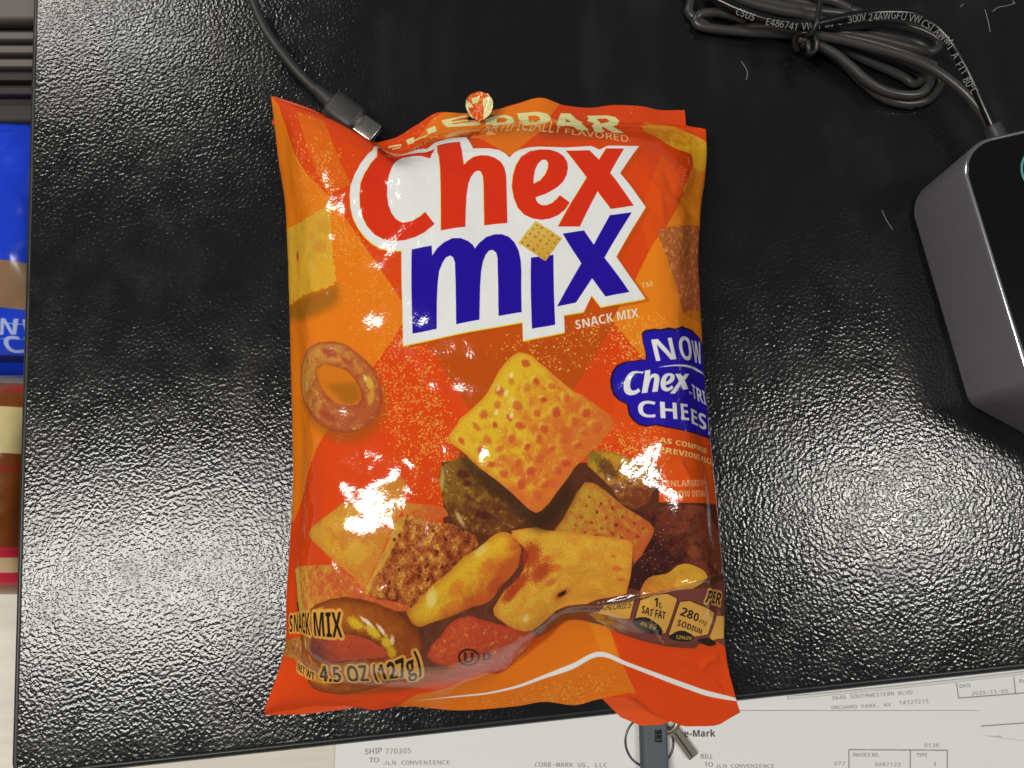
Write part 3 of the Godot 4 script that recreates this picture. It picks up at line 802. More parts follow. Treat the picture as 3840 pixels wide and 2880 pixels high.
	art.flat([[63.22,3.78,63.72,3.78,64.23,3.76,64.73,3.79,65.24,3.86,65.74,3.98,66.08,4.16,66.42,4.36,66.75,4.56,67.09,4.78,67.42,5.02,67.42,5.15,67.41,5.3,67.4,5.45,67.4,5.58,67.39,5.76,66.87,5.46,66.35,5.19,65.82,4.97,65.29,4.79,64.76,4.67,64.47,4.7,64.18,4.75,63.88,4.8,63.59,4.86,63.3,4.91,63.28,4.67,63.27,4.44,63.25,4.22,63.24,3.99]], Color("EBEAA6"), 1.0)
	art.flat([[64.24,5.76,64.83,5.68,65.41,5.71,65.98,5.8,66.56,5.96,67.12,6.18,67.09,6.35,67.06,6.54,67.03,6.74,66.99,6.96,66.94,7.22,66.46,6.94,65.96,6.76,65.45,6.68,64.94,6.67,64.42,6.76,64.39,6.54,64.35,6.32,64.32,6.13,64.28,5.94]], Color("EBEAA6"), 1.0)
	art.flat([[68.75,3.88,69.23,3.97,69.72,4.06,70.2,4.15,70.68,4.23,71.16,4.31,71.23,4.85,71.28,5.46,71.32,6.21,71.25,7.64,70.59,9.27,69.89,9.76,69.67,9.48,69.38,9.28,69.27,8.68,68.84,8.76,69.18,7.09,69.11,5.76,69,5.06,68.88,4.45]], Color("EBEAA6"), 1.0)
	art.flat([[71.11,5.91,72.04,6.04,72.98,6.2,73.89,6.55,74.8,6.94,75.6,8.22,75.59,8.22,75.58,8.22,75.57,8.21,75.56,8.21,75.55,8.21,74.19,9.24,73.57,8.7,73.03,7.5,71.73,8.69,71.14,7.63,71.18,7.09,71.17,6.66,71.16,6.37,71.13,6.13]], Color("EBEAA6"), 1.0)
	art.flat([[75.15,4.16,75.68,4.3,76.2,4.42,76.73,4.52,77.25,4.6,77.78,4.63,77.88,5.14,77.97,5.69,78.05,6.32,78.11,7.12,78.05,8.29,77.53,8.28,77.05,8.22,76.56,8.06,76.08,7.64,75.5,8.19,75.55,6.47,75.47,5.76,75.37,5.18,75.26,4.65]], Color("EBEAA6"), 1.0)
	art.flat([[79.73,3.28,81.26,3,82.81,2.62,84.36,2.13,85.91,1.58,87.46,1.02,87.55,1.2,87.64,1.38,87.74,1.55,87.83,1.72,87.92,1.89,86.91,2.22,85.89,2.56,84.88,2.9,83.86,3.22,82.84,3.51,82.87,3.62,82.9,3.73,82.93,3.84,82.95,3.95,82.98,4.06,84.64,3.86,86.3,3.63,87.95,3.45,89.61,3.34,91.26,3.3,91.36,3.47,91.45,3.65,91.54,3.83,91.63,4.01,91.72,4.2,90.01,4.23,88.3,4.31,86.59,4.44,84.87,4.62,83.15,4.8,83.19,4.93,83.22,5.06,83.26,5.18,83.29,5.32,83.32,5.46,85.02,5.35,86.71,5.24,88.41,5.19,90.1,5.17,91.79,5.17,91.79,5.71,91.79,6.31,91.77,7.04,91.35,8.77,91.36,8.77,89.36,8.67,87.6,7.99,85.6,7.52,83.56,7.19,81.52,6.86,81.31,6.38,81.09,5.96,80.87,5.59,80.64,5.24,80.41,4.92,80.28,4.56,80.14,4.22,80,3.91,79.86,3.59]], Color("EBEAA6"), 1.0)
	art.flat([[93.92,2.56,95.12,2.8,96.32,3.09,97.51,3.44,98.7,3.82,99.89,4.21,100.26,4.57,100.63,4.95,101,5.33,101.37,5.72,101.73,6.14,101.85,6.64,101.95,7.22,101.66,8.75,101.76,8.81,101.06,9.86,99.84,10.95,99.19,11.45,98.06,12.61,97.4,13.65,97.25,13.61,96.67,15.28,96.12,15.28,95.51,14.19,94.96,14.19,94.4,14.19,93.62,13.04,92.52,13.1,93.14,10.94,92.56,10.42,91.96,9.88,93.19,8.21,93.54,5.8,93.68,4.61,93.81,3.56],[96.99,4.77,97.46,4.89,97.94,5.01,98.42,5.14,98.89,5.27,99.36,5.4,99.52,5.72,99.68,6.06,99.83,6.43,99.98,6.83,100.3,7.28,99.95,7.9,99.59,8.52,99.29,8.78,97.91,10.3,97.27,10.81,97.27,10.27,96.71,10.32,96.7,9.77,96.14,9.81,96.09,9.23,96.71,8.17,96.89,6.82,96.93,6.04,96.97,5.37]], Color("EBEAA6"), 1.0)
	art.flat([[103.24,4.5,104.49,4.81,105.72,5.15,106.96,5.49,108.2,5.75,109.44,5.9,110,6.13,110.56,6.32,111.13,6.48,111.7,6.58,112.28,6.64,112.55,6.91,112.82,7.21,113.09,7.52,113.38,7.85,113.21,8.74,113.25,8.77,111.88,10.26,110.67,11.37,110.1,11.95,109.57,12.57,108.62,13.6,108.31,14.17,108.02,14.75,107.75,15.36,107.48,15.99,106.84,16.53,106.22,17.09,105.59,17.65,104.98,18.18,104.36,18.68,103.63,19.07,102.9,19.41,102.16,19.64,101.41,19.79,100.66,19.83,100.05,16.35,100.35,12.5,103.43,8.71,103.55,5.93],[106.48,7.38,106.94,7.52,107.5,7.63,107.88,7.74,108.35,7.81,108.83,7.86,109.01,8.2,109.14,8.54,109.24,8.87,109.29,9.22,108.95,9.84,108.97,9.86,108.39,10.44,107.81,11.01,106.4,12.47,106.42,12.49,105.76,13.02,105.19,13.61,104.79,14.49,104.5,15.06,104.21,15.6,103.86,15.77,103.51,15.92,103.16,16.07,102.81,16.19,102.46,16.29,102.31,14.19,102.86,12.55,105.89,9.27,106.34,8.45]], Color("EBEAA6"), 1.0)
	art.flat([[116.94,4.86,117.53,4.66,118.12,4.5,118.7,4.39,119.29,4.28,119.87,4.18,120.99,6.1,121.73,8.74,118.24,14.09,119.4,17.67,120.74,21.29,120.04,21.27,119.35,21.24,118.65,21.2,117.96,21.15,117.26,21.1,116.99,20.48,116.72,19.86,116.45,19.22,116.19,18.58,115.92,17.94,115.41,17.77,114.89,17.62,114.37,17.46,113.86,17.32,113.34,17.18,113.23,17.35,113.12,17.52,113,17.69,112.89,17.86,112.78,18.03,112.34,17.85,111.89,17.68,111.45,17.51,111,17.35,110.55,17.2,110.78,15,111.54,12.84,115.98,8.51,116.58,6.4],[118.55,8.13,118.06,9.28,117.97,9.73,116.3,11.52,115.62,12.54,115.57,13.06,114.91,13.59,114.45,13.82,114.44,13.12,113.69,14.17,113.3,14.33,113.76,13.07,113.77,13.08,115.14,11.59,118.11,8.77]], Color("EBEAA6"), 1.0)
	art.flat([[125.19,4.82,126.51,4.68,127.84,4.6,129.17,4.57,130.49,4.55,131.82,4.54,132.3,4.72,132.78,4.89,133.26,5.06,133.74,5.23,134.22,5.4,134.44,5.79,134.67,6.21,134.89,6.67,135.11,7.2,135.36,7.85,134.85,8.74,131.49,11.5,130.81,11.97,129.64,13.1,129.07,14.39,128.78,14.71,128.48,15.03,128.18,15.35,127.89,15.67,127.6,15.98,128.3,17.57,129.04,19.1,129.8,20.55,130.57,21.89,131.34,23.13,130.63,23.15,129.92,23.15,129.21,23.15,128.5,23.13,127.8,23.12,127.18,22.02,126.57,20.82,125.96,19.52,125.36,18.16,124.78,16.79,124.67,16.91,124.56,17.03,124.45,17.15,124.34,17.27,124.23,17.39,124.46,18.47,124.69,19.53,124.94,20.56,125.19,21.54,125.45,22.47,124.85,22.5,124.25,22.54,123.65,22.58,123.05,22.64,122.45,22.69,121.8,19.3,121.26,15.6,123.48,10.84,125.57,7.08],[128.28,6.67,128.87,6.57,129.47,6.47,130.06,6.37,130.66,6.28,131.25,6.21,131.43,6.47,131.62,6.75,131.8,7.05,132,7.37,132.16,7.76,131.51,8.77,131.41,8.7,130.2,9.79,130.13,9.71,127.82,11.48,127.3,11.59,127.13,11.39,126,12.04,124.69,13.05,124.73,12.52,127.1,10.26,128.41,8.73,128.48,8.24,128.46,7.35]], Color("EBEAA6"), 1.0)
	art.text("NATURALLY AND", [62.16,31.1,85.09,14.74,61.2,27.84], Color("E8B860"), "regular", 0.0, 1.0)
	art.text("ARTIFICIALLY", [88.6,22.9,112.46,24.25,88.83,11.99], Color("F0D890"), "regular", 0.0, 1.0)
	art.text("FLAVORED", [113.86,24.66,132.95,29.65,113.52,20.13], Color("F0D890"), "regular", 0.0, 1.0)
	art.crumb([[142.8,8.6,144.8,8.2,144.9,10.4,147.9,10.3,147.3,12.6,148.6,15.3,151.3,17.7,154.9,19.4,159.1,21,163.7,22.9,167.4,25,171.6,26.8,171,29.7,171,34.7,170.4,39,168.8,41.6,165.4,42.8,162.4,42,159.4,40,158.5,37.3,157.1,34.5,152.8,33.4,148.9,32.5,146.4,30.8,144.4,28.8,142.7,26.6,141,24.3,138.8,22.2,137.1,19.6,136.6,14.8]], Color("F0B428"), Color("E08A22"), [159,36.8,144.8,11.5], 0.6, 0.25, Color("F4CC50"), 0.5, Color("F0B428"), 2)
	art.crumb([[146.2,73.9,144.1,68.4,143.2,65.4,145.9,63.9,151.3,63.2,175,62.9,175,63,175,92.5,175,92.9,154,93.6,152.8,90.6,150.8,84.1,148.5,78.3,146.9,74]], Color("C46A30"), Color("C85A38"), [146.2,73.9,175,92.9], 0.9, 0.35, Color("F0C060"), 0.22, Color("9A3A24"), 0.45)
	art.flat([[154,93.8,175,93.1,175,92.7,175,99.3,175,98.5]], Color("DE8014"), 1.0)
	art.flat([[137.44,100.25,138.78,99.3,141.49,98.91,143.89,99.1,146.47,98.52,149.36,98.9,153.29,98.01,157.55,98.7,161.67,99.47,166.19,101.57,168.89,103.46,172.84,107.77,172.84,114.05,172.84,123.44,172.84,134.03,163.66,132.87,152.67,131.64,146.71,130.77,142.62,130.25,139.21,129.56,136.22,130.11,134.07,129.58,132.35,128.16,131.21,126.36,131.05,123.84,130.86,123.05,128.45,121.87,127.1,120.24,126.35,118.06,126.36,115.5,127.09,112.94,128.91,110.73,131.58,109.62,134.2,109.43,136.82,108.88,138.37,109.06,138.26,106.28,137.66,103.28]], Color("1A1238"), 1.0)
	art.flat([[137.79,100.85,139.1,99.93,141.71,99.55,144.03,99.74,146.52,99.18,149.31,99.54,153.11,98.69,157.22,99.35,161.2,100.09,165.57,102.12,168.19,103.95,172,108.12,172,114.18,172,123.25,172,133.49,163.13,132.37,152.51,131.18,146.76,130.34,142.8,129.84,139.51,129.17,136.62,129.7,134.54,129.19,132.88,127.81,131.78,126.08,131.63,123.65,131.44,122.88,129.11,121.73,127.81,120.16,127.08,118.06,127.09,115.59,127.8,113.11,129.55,110.97,132.13,109.9,134.67,109.72,137.2,109.19,138.69,109.37,138.59,106.67,138.01,103.78]], Color("2610AE"), 1.0)
	art.text("N", [141.64,109.47,148.93,108.83,140.36,102.5], Color("F4F4F0"), "bold", 0.0, 1.0)
	art.text("O", [151.46,109.26,160.16,109.12,150.26,101.57], Color("F4F4F0"), "bold", 0.0, 1.0)
	art.text("W", [161.39,109.83,168.22,110.47,160.21,102.75], Color("F4F4F0"), "bold", 0.0, 1.0)
	art.flat([[141.8,111.54,144.58,110.97,148.53,110.54,154.15,110.54,162.61,111.5,168.19,113.09,170.4,114.15,165.8,113.09,160.43,112.03,153.29,111.18,148.49,110.97]], Color("F4F4F0"), 1.0)
	art.flat([[137.38,112.76,136.78,113.56,136.26,113.33,135.53,113.29,134.77,113.33,134.28,113.58,133.77,114.09,133.32,114.77,132.96,115.58,132.72,116.39,132.6,117.2,132.65,117.91,132.85,118.44,133.19,118.75,133.6,118.8,134.17,118.66,134.79,118.34,135.23,117.98,135.66,119.05,134.74,119.67,133.89,120.05,133.09,120.24,132.23,120.28,131.49,120.07,130.92,119.64,130.57,118.97,130.43,118.15,130.5,117.21,130.76,116.17,131.11,115.25,131.59,114.45,132.21,113.71,132.9,113.16,133.52,112.83,134.2,112.67,134.96,112.63,135.77,112.77,136.6,112.84],[137.64,112.49,139.39,112.25,139.35,112.96,139.17,114.19,139.64,113.8,140.15,113.53,140.72,113.44,141.26,113.5,141.76,113.72,142.11,114.09,142.26,114.57,142.22,115.22,141.92,116.37,141.17,119.14,139.34,119.31,139.84,117.45,140.27,115.83,140.42,115.13,140.36,114.75,140.11,114.64,139.8,114.81,139.42,115.2,139.08,115.77,138.65,116.8,138.25,118.07,137.84,119.45,136,119.65,136.62,117.29,137.19,114.97,137.51,113.45],[142.44,116.16,142.81,115.24,143.28,114.44,143.94,113.77,144.76,113.39,145.65,113.26,146.52,113.29,147.22,113.54,147.64,113.87,147.82,114.35,147.7,114.87,147.37,115.44,146.86,115.95,146.14,116.39,145.14,116.81,144.08,117.12,144.07,117.41,144.17,117.65,144.41,117.83,144.8,117.89,145.34,117.72,145.88,117.37,146.23,117.07,146.85,117.76,146.25,118.32,145.49,118.75,144.68,119.03,143.95,119.1,143.31,118.91,142.74,118.52,142.41,117.92,142.34,117.1],[144.23,116.04,144.44,115.44,144.73,114.86,145.11,114.41,145.57,114.11,145.94,114.12,146.06,114.39,145.91,114.8,145.5,115.31,144.94,115.75],[148.05,113.42,150.65,113.46,151.55,114.3,153.09,113.37,156.04,113.46,152.49,115.44,154.66,118.17,151.12,118.38,150.16,116.86,147.11,119.73,145.2,119.7,149.38,115.73]], Color("F4F4F0"), 1.0)
	art.text("TM", [154.73,119.62,157.71,119.89,154.89,118.85], Color("E8E8F0"), "bold", 0.0, 1.0)
	art.text("TRI", [158.75,120.8,169.18,123.39,157.9,116.44], Color("F4F4F0"), "bold", 0.0, 1.0)
	art.text("CHE", [134.19,127.04,153.13,127.9,134.46,121.96], Color("F4F4F0"), "bold", 0.0, 1.0)
	art.text("ES", [154.47,128.76,166.86,130.98,155.38,124.1], Color("F4F4F0"), "bold", 0.0, 1.0)
	art.text("I", [168.19,132.12,169.79,132.33,169.18,127.02], Color("F4F4F0"), "bold", 0.0, 1.0)
	art.text("AS COMPARED", [139.92,134.74,164.82,138.08,140.23,133.24], Color("FFE08A"), "bold", 0.0, 1.0)
	art.text("PREVIOUS RECI", [139.42,137.6,167.86,141.35,139.77,136.04], Color("FFE08A"), "bold", 0.0, 1.0)
	art.text("ENLARGED TO", [141.11,148.05,157.5,147.88,141.2,146.21], Color("FFC088"), "bold", 0.0, 1.0)
	art.text("SHOW DETAIL", [141.03,151.13,157.17,151.07,141.12,149.28], Color("FFC088"), "bold", 0.0, 1.0)
	art.soft([[15.7,91,34.7,87,41.1,84.6,42.2,85.8,41.7,90.2,38.1,93,32.4,95.2,24.7,96.6,15.9,96.6,0,96.6,0,91]], Color("9A6410"), 0.75, 2.2)
	art.crumb([[16,66.1,25.5,64.2,31.8,62.3,36,60.5,39.5,59,40,61.8,40.1,67.5,40.5,77,40.9,78.5,40.9,82.2,41.1,84.6,38.2,85.9,34.7,87,31.5,87.7,25.2,88.8,15.7,91.3,0,93.3,0,69.1]], Color("E4AE3A"), Color("EDB22C"), [39.5,59,31.5,87.7], 0.9, 0.16, Color("F2C44E"), 0.35, Color("D87A30"), 0.5)
	art.blob(16.2,90.6, 0.8, 0.6, 0, Color("D9602C"), 0.75)
	art.blob(25.2,88.6, 0.8, 0.6, 0, Color("D9602C"), 0.75)
	art.blob(31.5,87.5, 0.8, 0.6, 0, Color("D9602C"), 0.75)
	art.blob(35.7,86.6, 0.8, 0.6, 0, Color("D9602C"), 0.75)
	art.blob(38.7,85.6, 0.8, 0.6, 0, Color("D9602C"), 0.75)
	art.blob(40.7,84.4, 0.8, 0.6, 0, Color("D9602C"), 0.75)
	art.blob(40.5,78.1, 0.6, 0.6, 0, Color("D9702C"), 0.6)
	art.blob(40.6,75.9, 0.6, 0.6, 0, Color("D9702C"), 0.6)
	art.blob(40.8,81.1, 0.6, 0.6, 0, Color("D9702C"), 0.6)
	art.blob(21,76, 1.2, 1.9, 0, Color("CE4A26"), 0.95)
	art.blob(35.3,72.5, 3.6, 2.6, 0, Color("D8862E"), 0.5)
	art.blob(30.6,80.4, 3.1, 3.1, 0, Color("F4C848"), 0.5)
	art.blob(31.3,68.8, 2.1, 2.1, 0, Color("DE962E"), 0.5)
	art.blob(37.3,65.7, 3.1, 3.1, 0, Color("C98A30"), 0.35)
	art.soft([[40.6,106,44.4,106.7,47.9,109.2,50.7,111.7,53.5,114.6,55.2,117.9,56.1,122.2,55.9,126.1,54.3,130.1,51.4,133.2,47.8,135,43.5,135.4,38.9,134.7,34.4,132.6,29.3,129.4,24,125.5,21.2,120.4,22.2,114.6,25.2,111,29.9,108.2,35.5,106.4]], Color("A05A0A"), 0.6, 2.5)
	art.flat([[35.8,110.3,39.1,110.9,43.6,112.3,46,114.9,47.7,118.1,48.3,121.4,46.8,123.5,43.2,123.9,39.5,122.8,36.3,119.9,33.7,116.3,32.3,112.3]], Color("E07C12"), 1.0)
	art.soft([[36.5,116.7,47.1,116.3,48.3,121.7,43.2,123.9]], Color("A86410"), 0.7, 1.5)
	art.crumb([[39.4,103,43.2,103.7,46.7,106.2,49.5,108.7,52.3,111.6,54,114.9,54.9,119.2,54.7,123.1,53.1,127.1,50.2,130.2,46.6,132,42.3,132.4,37.7,131.7,33.2,129.6,28.1,126.4,22.8,122.5,20,117.4,21,111.6,24,108,28.7,105.2,34.3,103.4],[35.8,110.3,39.1,110.9,43.6,112.3,46,114.9,47.7,118.1,48.3,121.4,46.8,123.5,43.2,123.9,39.5,122.8,36.3,119.9,33.7,116.3,32.3,112.3]], Color("D8963C"), Color("BE5C30"), [24,107.3,39.3,131], 0.5, 0.25, Color("E8B850"), 0.3, Color("A8402C"), 0.4)
	art.edge([[39.4,103,43.2,103.7,46.7,106.2,49.5,108.7,52.3,111.6,54,114.9,54.9,119.2,54.7,123.1,53.1,127.1,50.2,130.2,46.6,132,42.3,132.4,37.7,131.7,33.2,129.6,28.1,126.4,22.8,122.5,20,117.4,21,111.6,24,108,28.7,105.2,34.3,103.4],[35.8,110.3,39.1,110.9,43.6,112.3,46,114.9,47.7,118.1,48.3,121.4,46.8,123.5,43.2,123.9,39.5,122.8,36.3,119.9,33.7,116.3,32.3,112.3]], Color("9A3E20"), 0.75, 2.6)
	art.blob(37.7,106.6, 3.6, 1.5, 0.3, Color("B24A34"), 0.8)
	art.blob(43.7,109.4, 3.1, 1.1, 0.7, Color("B24A34"), 0.7)
	art.blob(50.7,116.3, 1.4, 3.1, -0.4, Color("E8C440"), 0.8)
	art.blob(51.2,121, 1.2, 3.1, 0.2, Color("E2B43A"), 0.7)
	art.blob(26.3,115.6, 0.9, 3.6, 0.0, Color("D9A050"), 0.8)
	art.blob(36.9,127.1, 3.6, 1.6, 0.5, Color("AE4A34"), 0.7)
	art.blob(44.9,128.2, 3.1, 1.4, -0.2, Color("B2543A"), 0.7)
	art.blob(49.3,114.5, 0.5, 1.2, -0.4, Color("F4E6B0"), 0.8)
	art.blob(25.2,117.4, 0.4, 1.6, 0, Color("F0E0C0"), 0.6)
	art.crumb([[72.7,141.4,83.4,139.9,95.7,152.2,114.7,140.9,126.2,140.8,139.1,142.9,138.3,152.7,168.4,153.3,170.4,169,171,188.3,147.6,206.9,119.6,206.3,99.4,198.5,87.1,196.3,69.4,196.8,46.7,206.7,30.1,205.9,20.9,179.5,51.3,177.1,73.2,164.9]], Color("5E3018"), Color("74402A"), [93,148.1,92.8,208.1], 0.4, 0.2, Color("8A5420"), 0.5, Color("3A1A12"), 0.4)
	art.crumb([[71.6,145.6,72.2,143.3,73.9,141.6,76.3,140.6,80.4,139.3,81.9,141.2,86.4,145.1,90.9,149,94.2,151.8,97.4,154.4,100.6,157.1,94.9,160.2,88.7,162.4,82.5,161.6,79.9,161,76,158.7,73.6,154.5,72,148.9,71.7,146]], Color("8E6420"), Color("6E3A1C"), [74.6,142.3,85.8,161.1], 0.7, 0.3, Color("CDA034"), 0.28, Color("4E2016"), 0.35)
	art.blob(79.1,144.9, 2.3, 1.6, 0, Color("4A1A18"), 0.7)
	art.blob(80.3,147.5, 1.6, 1.1, 0, Color("4A1A18"), 0.7)
	art.blob(84.2,156.2, 2.3, 1.6, 0, Color("4A1A18"), 0.7)
	art.blob(86.2,156.8, 1.8, 1.3, 0, Color("4A1A18"), 0.7)
	art.blob(72.8,145.6, 0.7, 3.1, 0, Color("C8A85A"), 0.8)
	art.blob(77.9,157.5, 0.8, 2.9, -0.5, Color("D8B070"), 0.9)
	art.blob(72.3,147.3, 0.6, 2.6, -0.1, Color("C8A85A"), 0.8)
	art.crumb([[117.2,138.5,121.7,137.1,126.5,138.1,130.4,139.9,133.3,140.6,136.2,141.3,139.4,142.3,139.8,143.8,138.3,146.6,136.6,149.8,135.3,152.7,130.7,155,126.5,153.2,123.8,148.4,120.4,144.9,117,141.7]], Color("D29A2A"), Color("7E3A20"), [128.2,139.2,132,153.1], 0.5, 0.3, Color("E4B840"), 0.45, Color("6A2E1C"), 0.4)
	art.edge([[117.2,138.5,121.7,137.1,126.5,138.1,130.4,139.9,133.3,140.6,136.2,141.3,139.4,142.3,139.8,143.8,138.3,146.6,136.6,149.8,135.3,152.7,130.7,155,126.5,153.2,123.8,148.4,120.4,144.9,117,141.7]], Color("7A4A1C"), 0.5, 2.0)
	art.blob(122.8,142.4, 2.6, 4.7, -0.7, Color("4E2A18"), 0.7)
	art.blob(119.4,139.2, 2.3, 2.3, 0, Color("7E6A20"), 0.7)
	art.crumb([[129.3,155,134.4,155.3,140,154.1,146,153.4,154.5,154.1,161.9,156.1,168.1,161.8,170.4,169.1,170.4,175.3,151.1,175.4,144.3,173.1,138.8,175.8,132.9,179.2,130.7,183.6,127.2,182.7,128.5,174.7,133.7,166.2,136.5,161.4]], Color("3E1A16"), Color("8E4226"), [133.2,173.1,157.9,160], 0.4, 0.15, Color("A85A34"), 0.6, Color("30100E"), 0.6)
	art.blob(140.1,157.7, 3.6, 2.1, 0, Color("7E3420"), 0.8)
	art.blob(148.3,167.6, 3.1, 2.6, 0, Color("9A4A26"), 0.8)
	art.blob(159.9,172.4, 1.1, 1.1, 0, Color("C8803A"), 0.8)
	art.dots([135.8,162.1,141.3,161.3,140.7,170.2,131.1,180.7,129.4,178.2], 60, Color("D8A060"), 0.08, 0.16)
	art.crumb([[115.9,146.7,118.8,147,122,149.2,124.7,151.7,127.8,154.3,131.4,156.4,135.2,158.8,136.4,160.6,135.7,162.9,133.7,166.2,131.7,169.8,129.3,172.7,129.4,166.4,119.4,164.2,114.4,163.8,105.9,162.2,108.9,158.1,111.2,153.6,113.2,150]], Color("C89A30"), Color("C8622A"), [112.1,151.4,132,164.2], 0.7, 0.28, Color("DDB040"), 0.4, Color("A84A22"), 0.4)
	art.edge([[115.9,146.7,118.8,147,122,149.2,124.7,151.7,127.8,154.3,131.4,156.4,135.2,158.8,136.4,160.6,135.7,162.9,133.7,166.2,131.7,169.8,129.3,172.7,129.4,166.4,119.4,164.2,114.4,163.8,105.9,162.2,108.9,158.1,111.2,153.6,113.2,150]], Color("B0521E"), 0.6, 2.0)
	art.blob(117,151.2, 0.5, 0.4, 2.8, Color("8A2E1A"), 0.7063788330412055)
	art.blob(116,153.7, 0.9, 0.5, 1.8, Color("8A2E1A"), 0.49919187040855)
	art.blob(114.5,157.4, 0.4, 0.7, 1.5, Color("8A2E1A"), 0.699840599222603)
	art.blob(112.8,160, 0.8, 0.5, 0.3, Color("8A2E1A"), 0.43837311942995455)
	art.blob(120.3,153.1, 0.6, 0.5, 2.2, Color("8A2E1A"), 0.853947935729049)
	art.blob(119,155.7, 0.6, 0.7, 2.9, Color("8A2E1A"), 0.9385353462861311)
	art.blob(117.4,159.1, 0.6, 0.6, 3.0, Color("8A2E1A"), 0.6633086449676366)
	art.blob(115.3,162.3, 0.6, 0.6, 1.1, Color("8A2E1A"), 0.6490674033228968)
	art.blob(123.6,154.5, 0.4, 0.7, 0.1, Color("8A2E1A"), 0.8102420647791689)
	art.blob(121.8,157.5, 0.4, 0.6, 0.1, Color("8A2E1A"), 0.7008960719816576)
	art.blob(120.3,160.8, 0.5, 0.7, 1.5, Color("8A2E1A"), 0.572293744537165)
	art.blob(118.7,163.5, 0.9, 0.7, 1.3, Color("8A2E1A"), 0.7440188446633431)
	art.blob(126.7,157.1, 0.5, 0.4, 1.8, Color("8A2E1A"), 0.9210438139766798)
	art.blob(124.7,159.6, 0.7, 0.9, 1.3, Color("8A2E1A"), 0.8781380473005039)
	art.blob(123.5,162.6, 0.7, 0.6, 0.9, Color("8A2E1A"), 0.5960510453403552)
	art.blob(122.1,165.1, 0.9, 0.7, 0.0, Color("8A2E1A"), 0.8753820669896906)
	art.blob(130.2,159, 0.4, 0.6, 1.8, Color("8A2E1A"), 0.7634289125577294)
	art.blob(128.3,161.3, 0.6, 0.8, 2.7, Color("8A2E1A"), 0.46400899506371346)
	art.blob(126.2,163.7, 0.6, 0.8, 0.6, Color("8A2E1A"), 0.6379876673152218)
	art.blob(124.7,166.9, 0.7, 0.8, 0.4, Color("8A2E1A"), 0.6019274736813801)
	art.blob(132.8,160.5, 0.8, 0.5, 2.8, Color("8A2E1A"), 0.5601147813272177)
	art.blob(131,163.1, 0.6, 0.7, 0.2, Color("8A2E1A"), 0.754861607279543)
	art.blob(129.4,165.5, 0.5, 0.4, 1.8, Color("8A2E1A"), 0.4316817450362419)
	art.blob(127.4,168.3, 0.9, 0.8, 0.5, Color("8A2E1A"), 0.8839468830213392)
	art.crumb([[130.7,186.6,130.9,183.2,132.2,179.7,133.3,178.1,134.8,177.2,136.7,176.8,138.7,176.3,140.6,174.6,142.3,172.9,144.2,172.1,146,172,148.1,172.5,150.2,173.3,151.7,174,152.5,174.9,152.4,176.3,150.7,178.1,147.3,180.5,143.7,183,140,185.4,136.4,187.1,133.1,187.6]], Color("E2A832"), Color("C87428"), [142.3,173.9,134.7,186.4], 0.4, 0.2, Color("EABC4C"), 0.5, Color("E2A832"), 2)
	art.crumb([[59.3,152.7,65.3,153.4,69.3,153.6,73.3,154.5,74.7,156.6,70.7,158.1,66.1,157.6,61.1,156.4]], Color("D98A30"), Color("D4642A"), [61,153,69.4,157.5], 0.6, 0.3, Color("E8B040"), 0.45, Color("D98A30"), 2)
	art.crumb([[29.3,162.4,30.8,160.8,34.7,158.9,37.1,157.3,39.6,155.4,42.4,153.1,46.5,153.1,49.2,152.1,52.5,149.9,54.2,147.7,56.3,145.7,58.7,144.3,60.3,145.4,61.6,147,62,149.2,61,152.1,61,154.6,59.4,157.7,57.5,161.4,55.6,165.4,54.7,168,52.2,171.3,50.7,173.5,49.7,174.1,46.6,171.9,43.2,170.2,41.1,169.4,36.9,166.7,32.3,164.5,29.8,163.3]], Color("E0A232"), Color("D88A2E"), [35.3,161.1,56.3,166.4], 0.9, 0.15, Color("ECBE46"), 0.3, Color("D26A2C"), 0.45)
	art.edge([[29.3,162.4,30.8,160.8,34.7,158.9,37.1,157.3,39.6,155.4,42.4,153.1,46.5,153.1,49.2,152.1,52.5,149.9,54.2,147.7,56.3,145.7,58.7,144.3,60.3,145.4,61.6,147,62,149.2,61,152.1,61,154.6,59.4,157.7,57.5,161.4,55.6,165.4,54.7,168,52.2,171.3,50.7,173.5,49.7,174.1,46.6,171.9,43.2,170.2,41.1,169.4,36.9,166.7,32.3,164.5,29.8,163.3]], Color("D4702C"), 0.6, 2.5)
	art.blob(51.1,158.4, 4.7, 3.1, 0, Color("D2502A"), 0.75)
	art.blob(56.1,159, 1.2, 0.9, 0.3, Color("CC2E24"), 0.95)
	art.blob(49.5,161.5, 3.1, 3.1, 0, Color("D8742E"), 0.6)
	art.blob(47,166.7, 3.6, 3.6, 0, Color("E6B43C"), 0.6)
	art.crumb([[59.4,157.7,62.1,156.4,64.7,156.7,67.4,157.9,70.4,158.4,73.3,158.7,76,159,79.9,161,82.5,162.2,83.5,164.5,81.8,166.7,78.6,168,76,170.2,73.8,171.7,70.3,173.5,67.4,176,64.9,178,60,176.7,55.1,175.6,51.1,175.4,50.1,174.7,50.7,173.5,53.2,170.4,55,167.3,56.9,163.7,58.2,160.4]], Color("B8622A"), Color("A44A20"), [56.3,166.4,79.3,166.1], 0.8, 0.3, Color("E0AA48"), 0.16, Color("5A2214"), 0.24)
	art.flat([[58.8,158.9,59.8,157.5,62.1,156.4,61.8,158.3,60.2,161.9,58,165.9,55.8,169.2,53.2,171.7,51.1,175.4,50.1,174.7,50.7,173.5,53.2,170.4,55,167.3,56.9,163.7]], Color("E0AE3C"), 0.7)
	art.blob(78.5,167.8, 0.7, 0.7, 0, Color("4A1A14"), 0.8)
	art.blob(72.8,169.6, 0.4, 0.4, 0, Color("4A1A14"), 0.8)
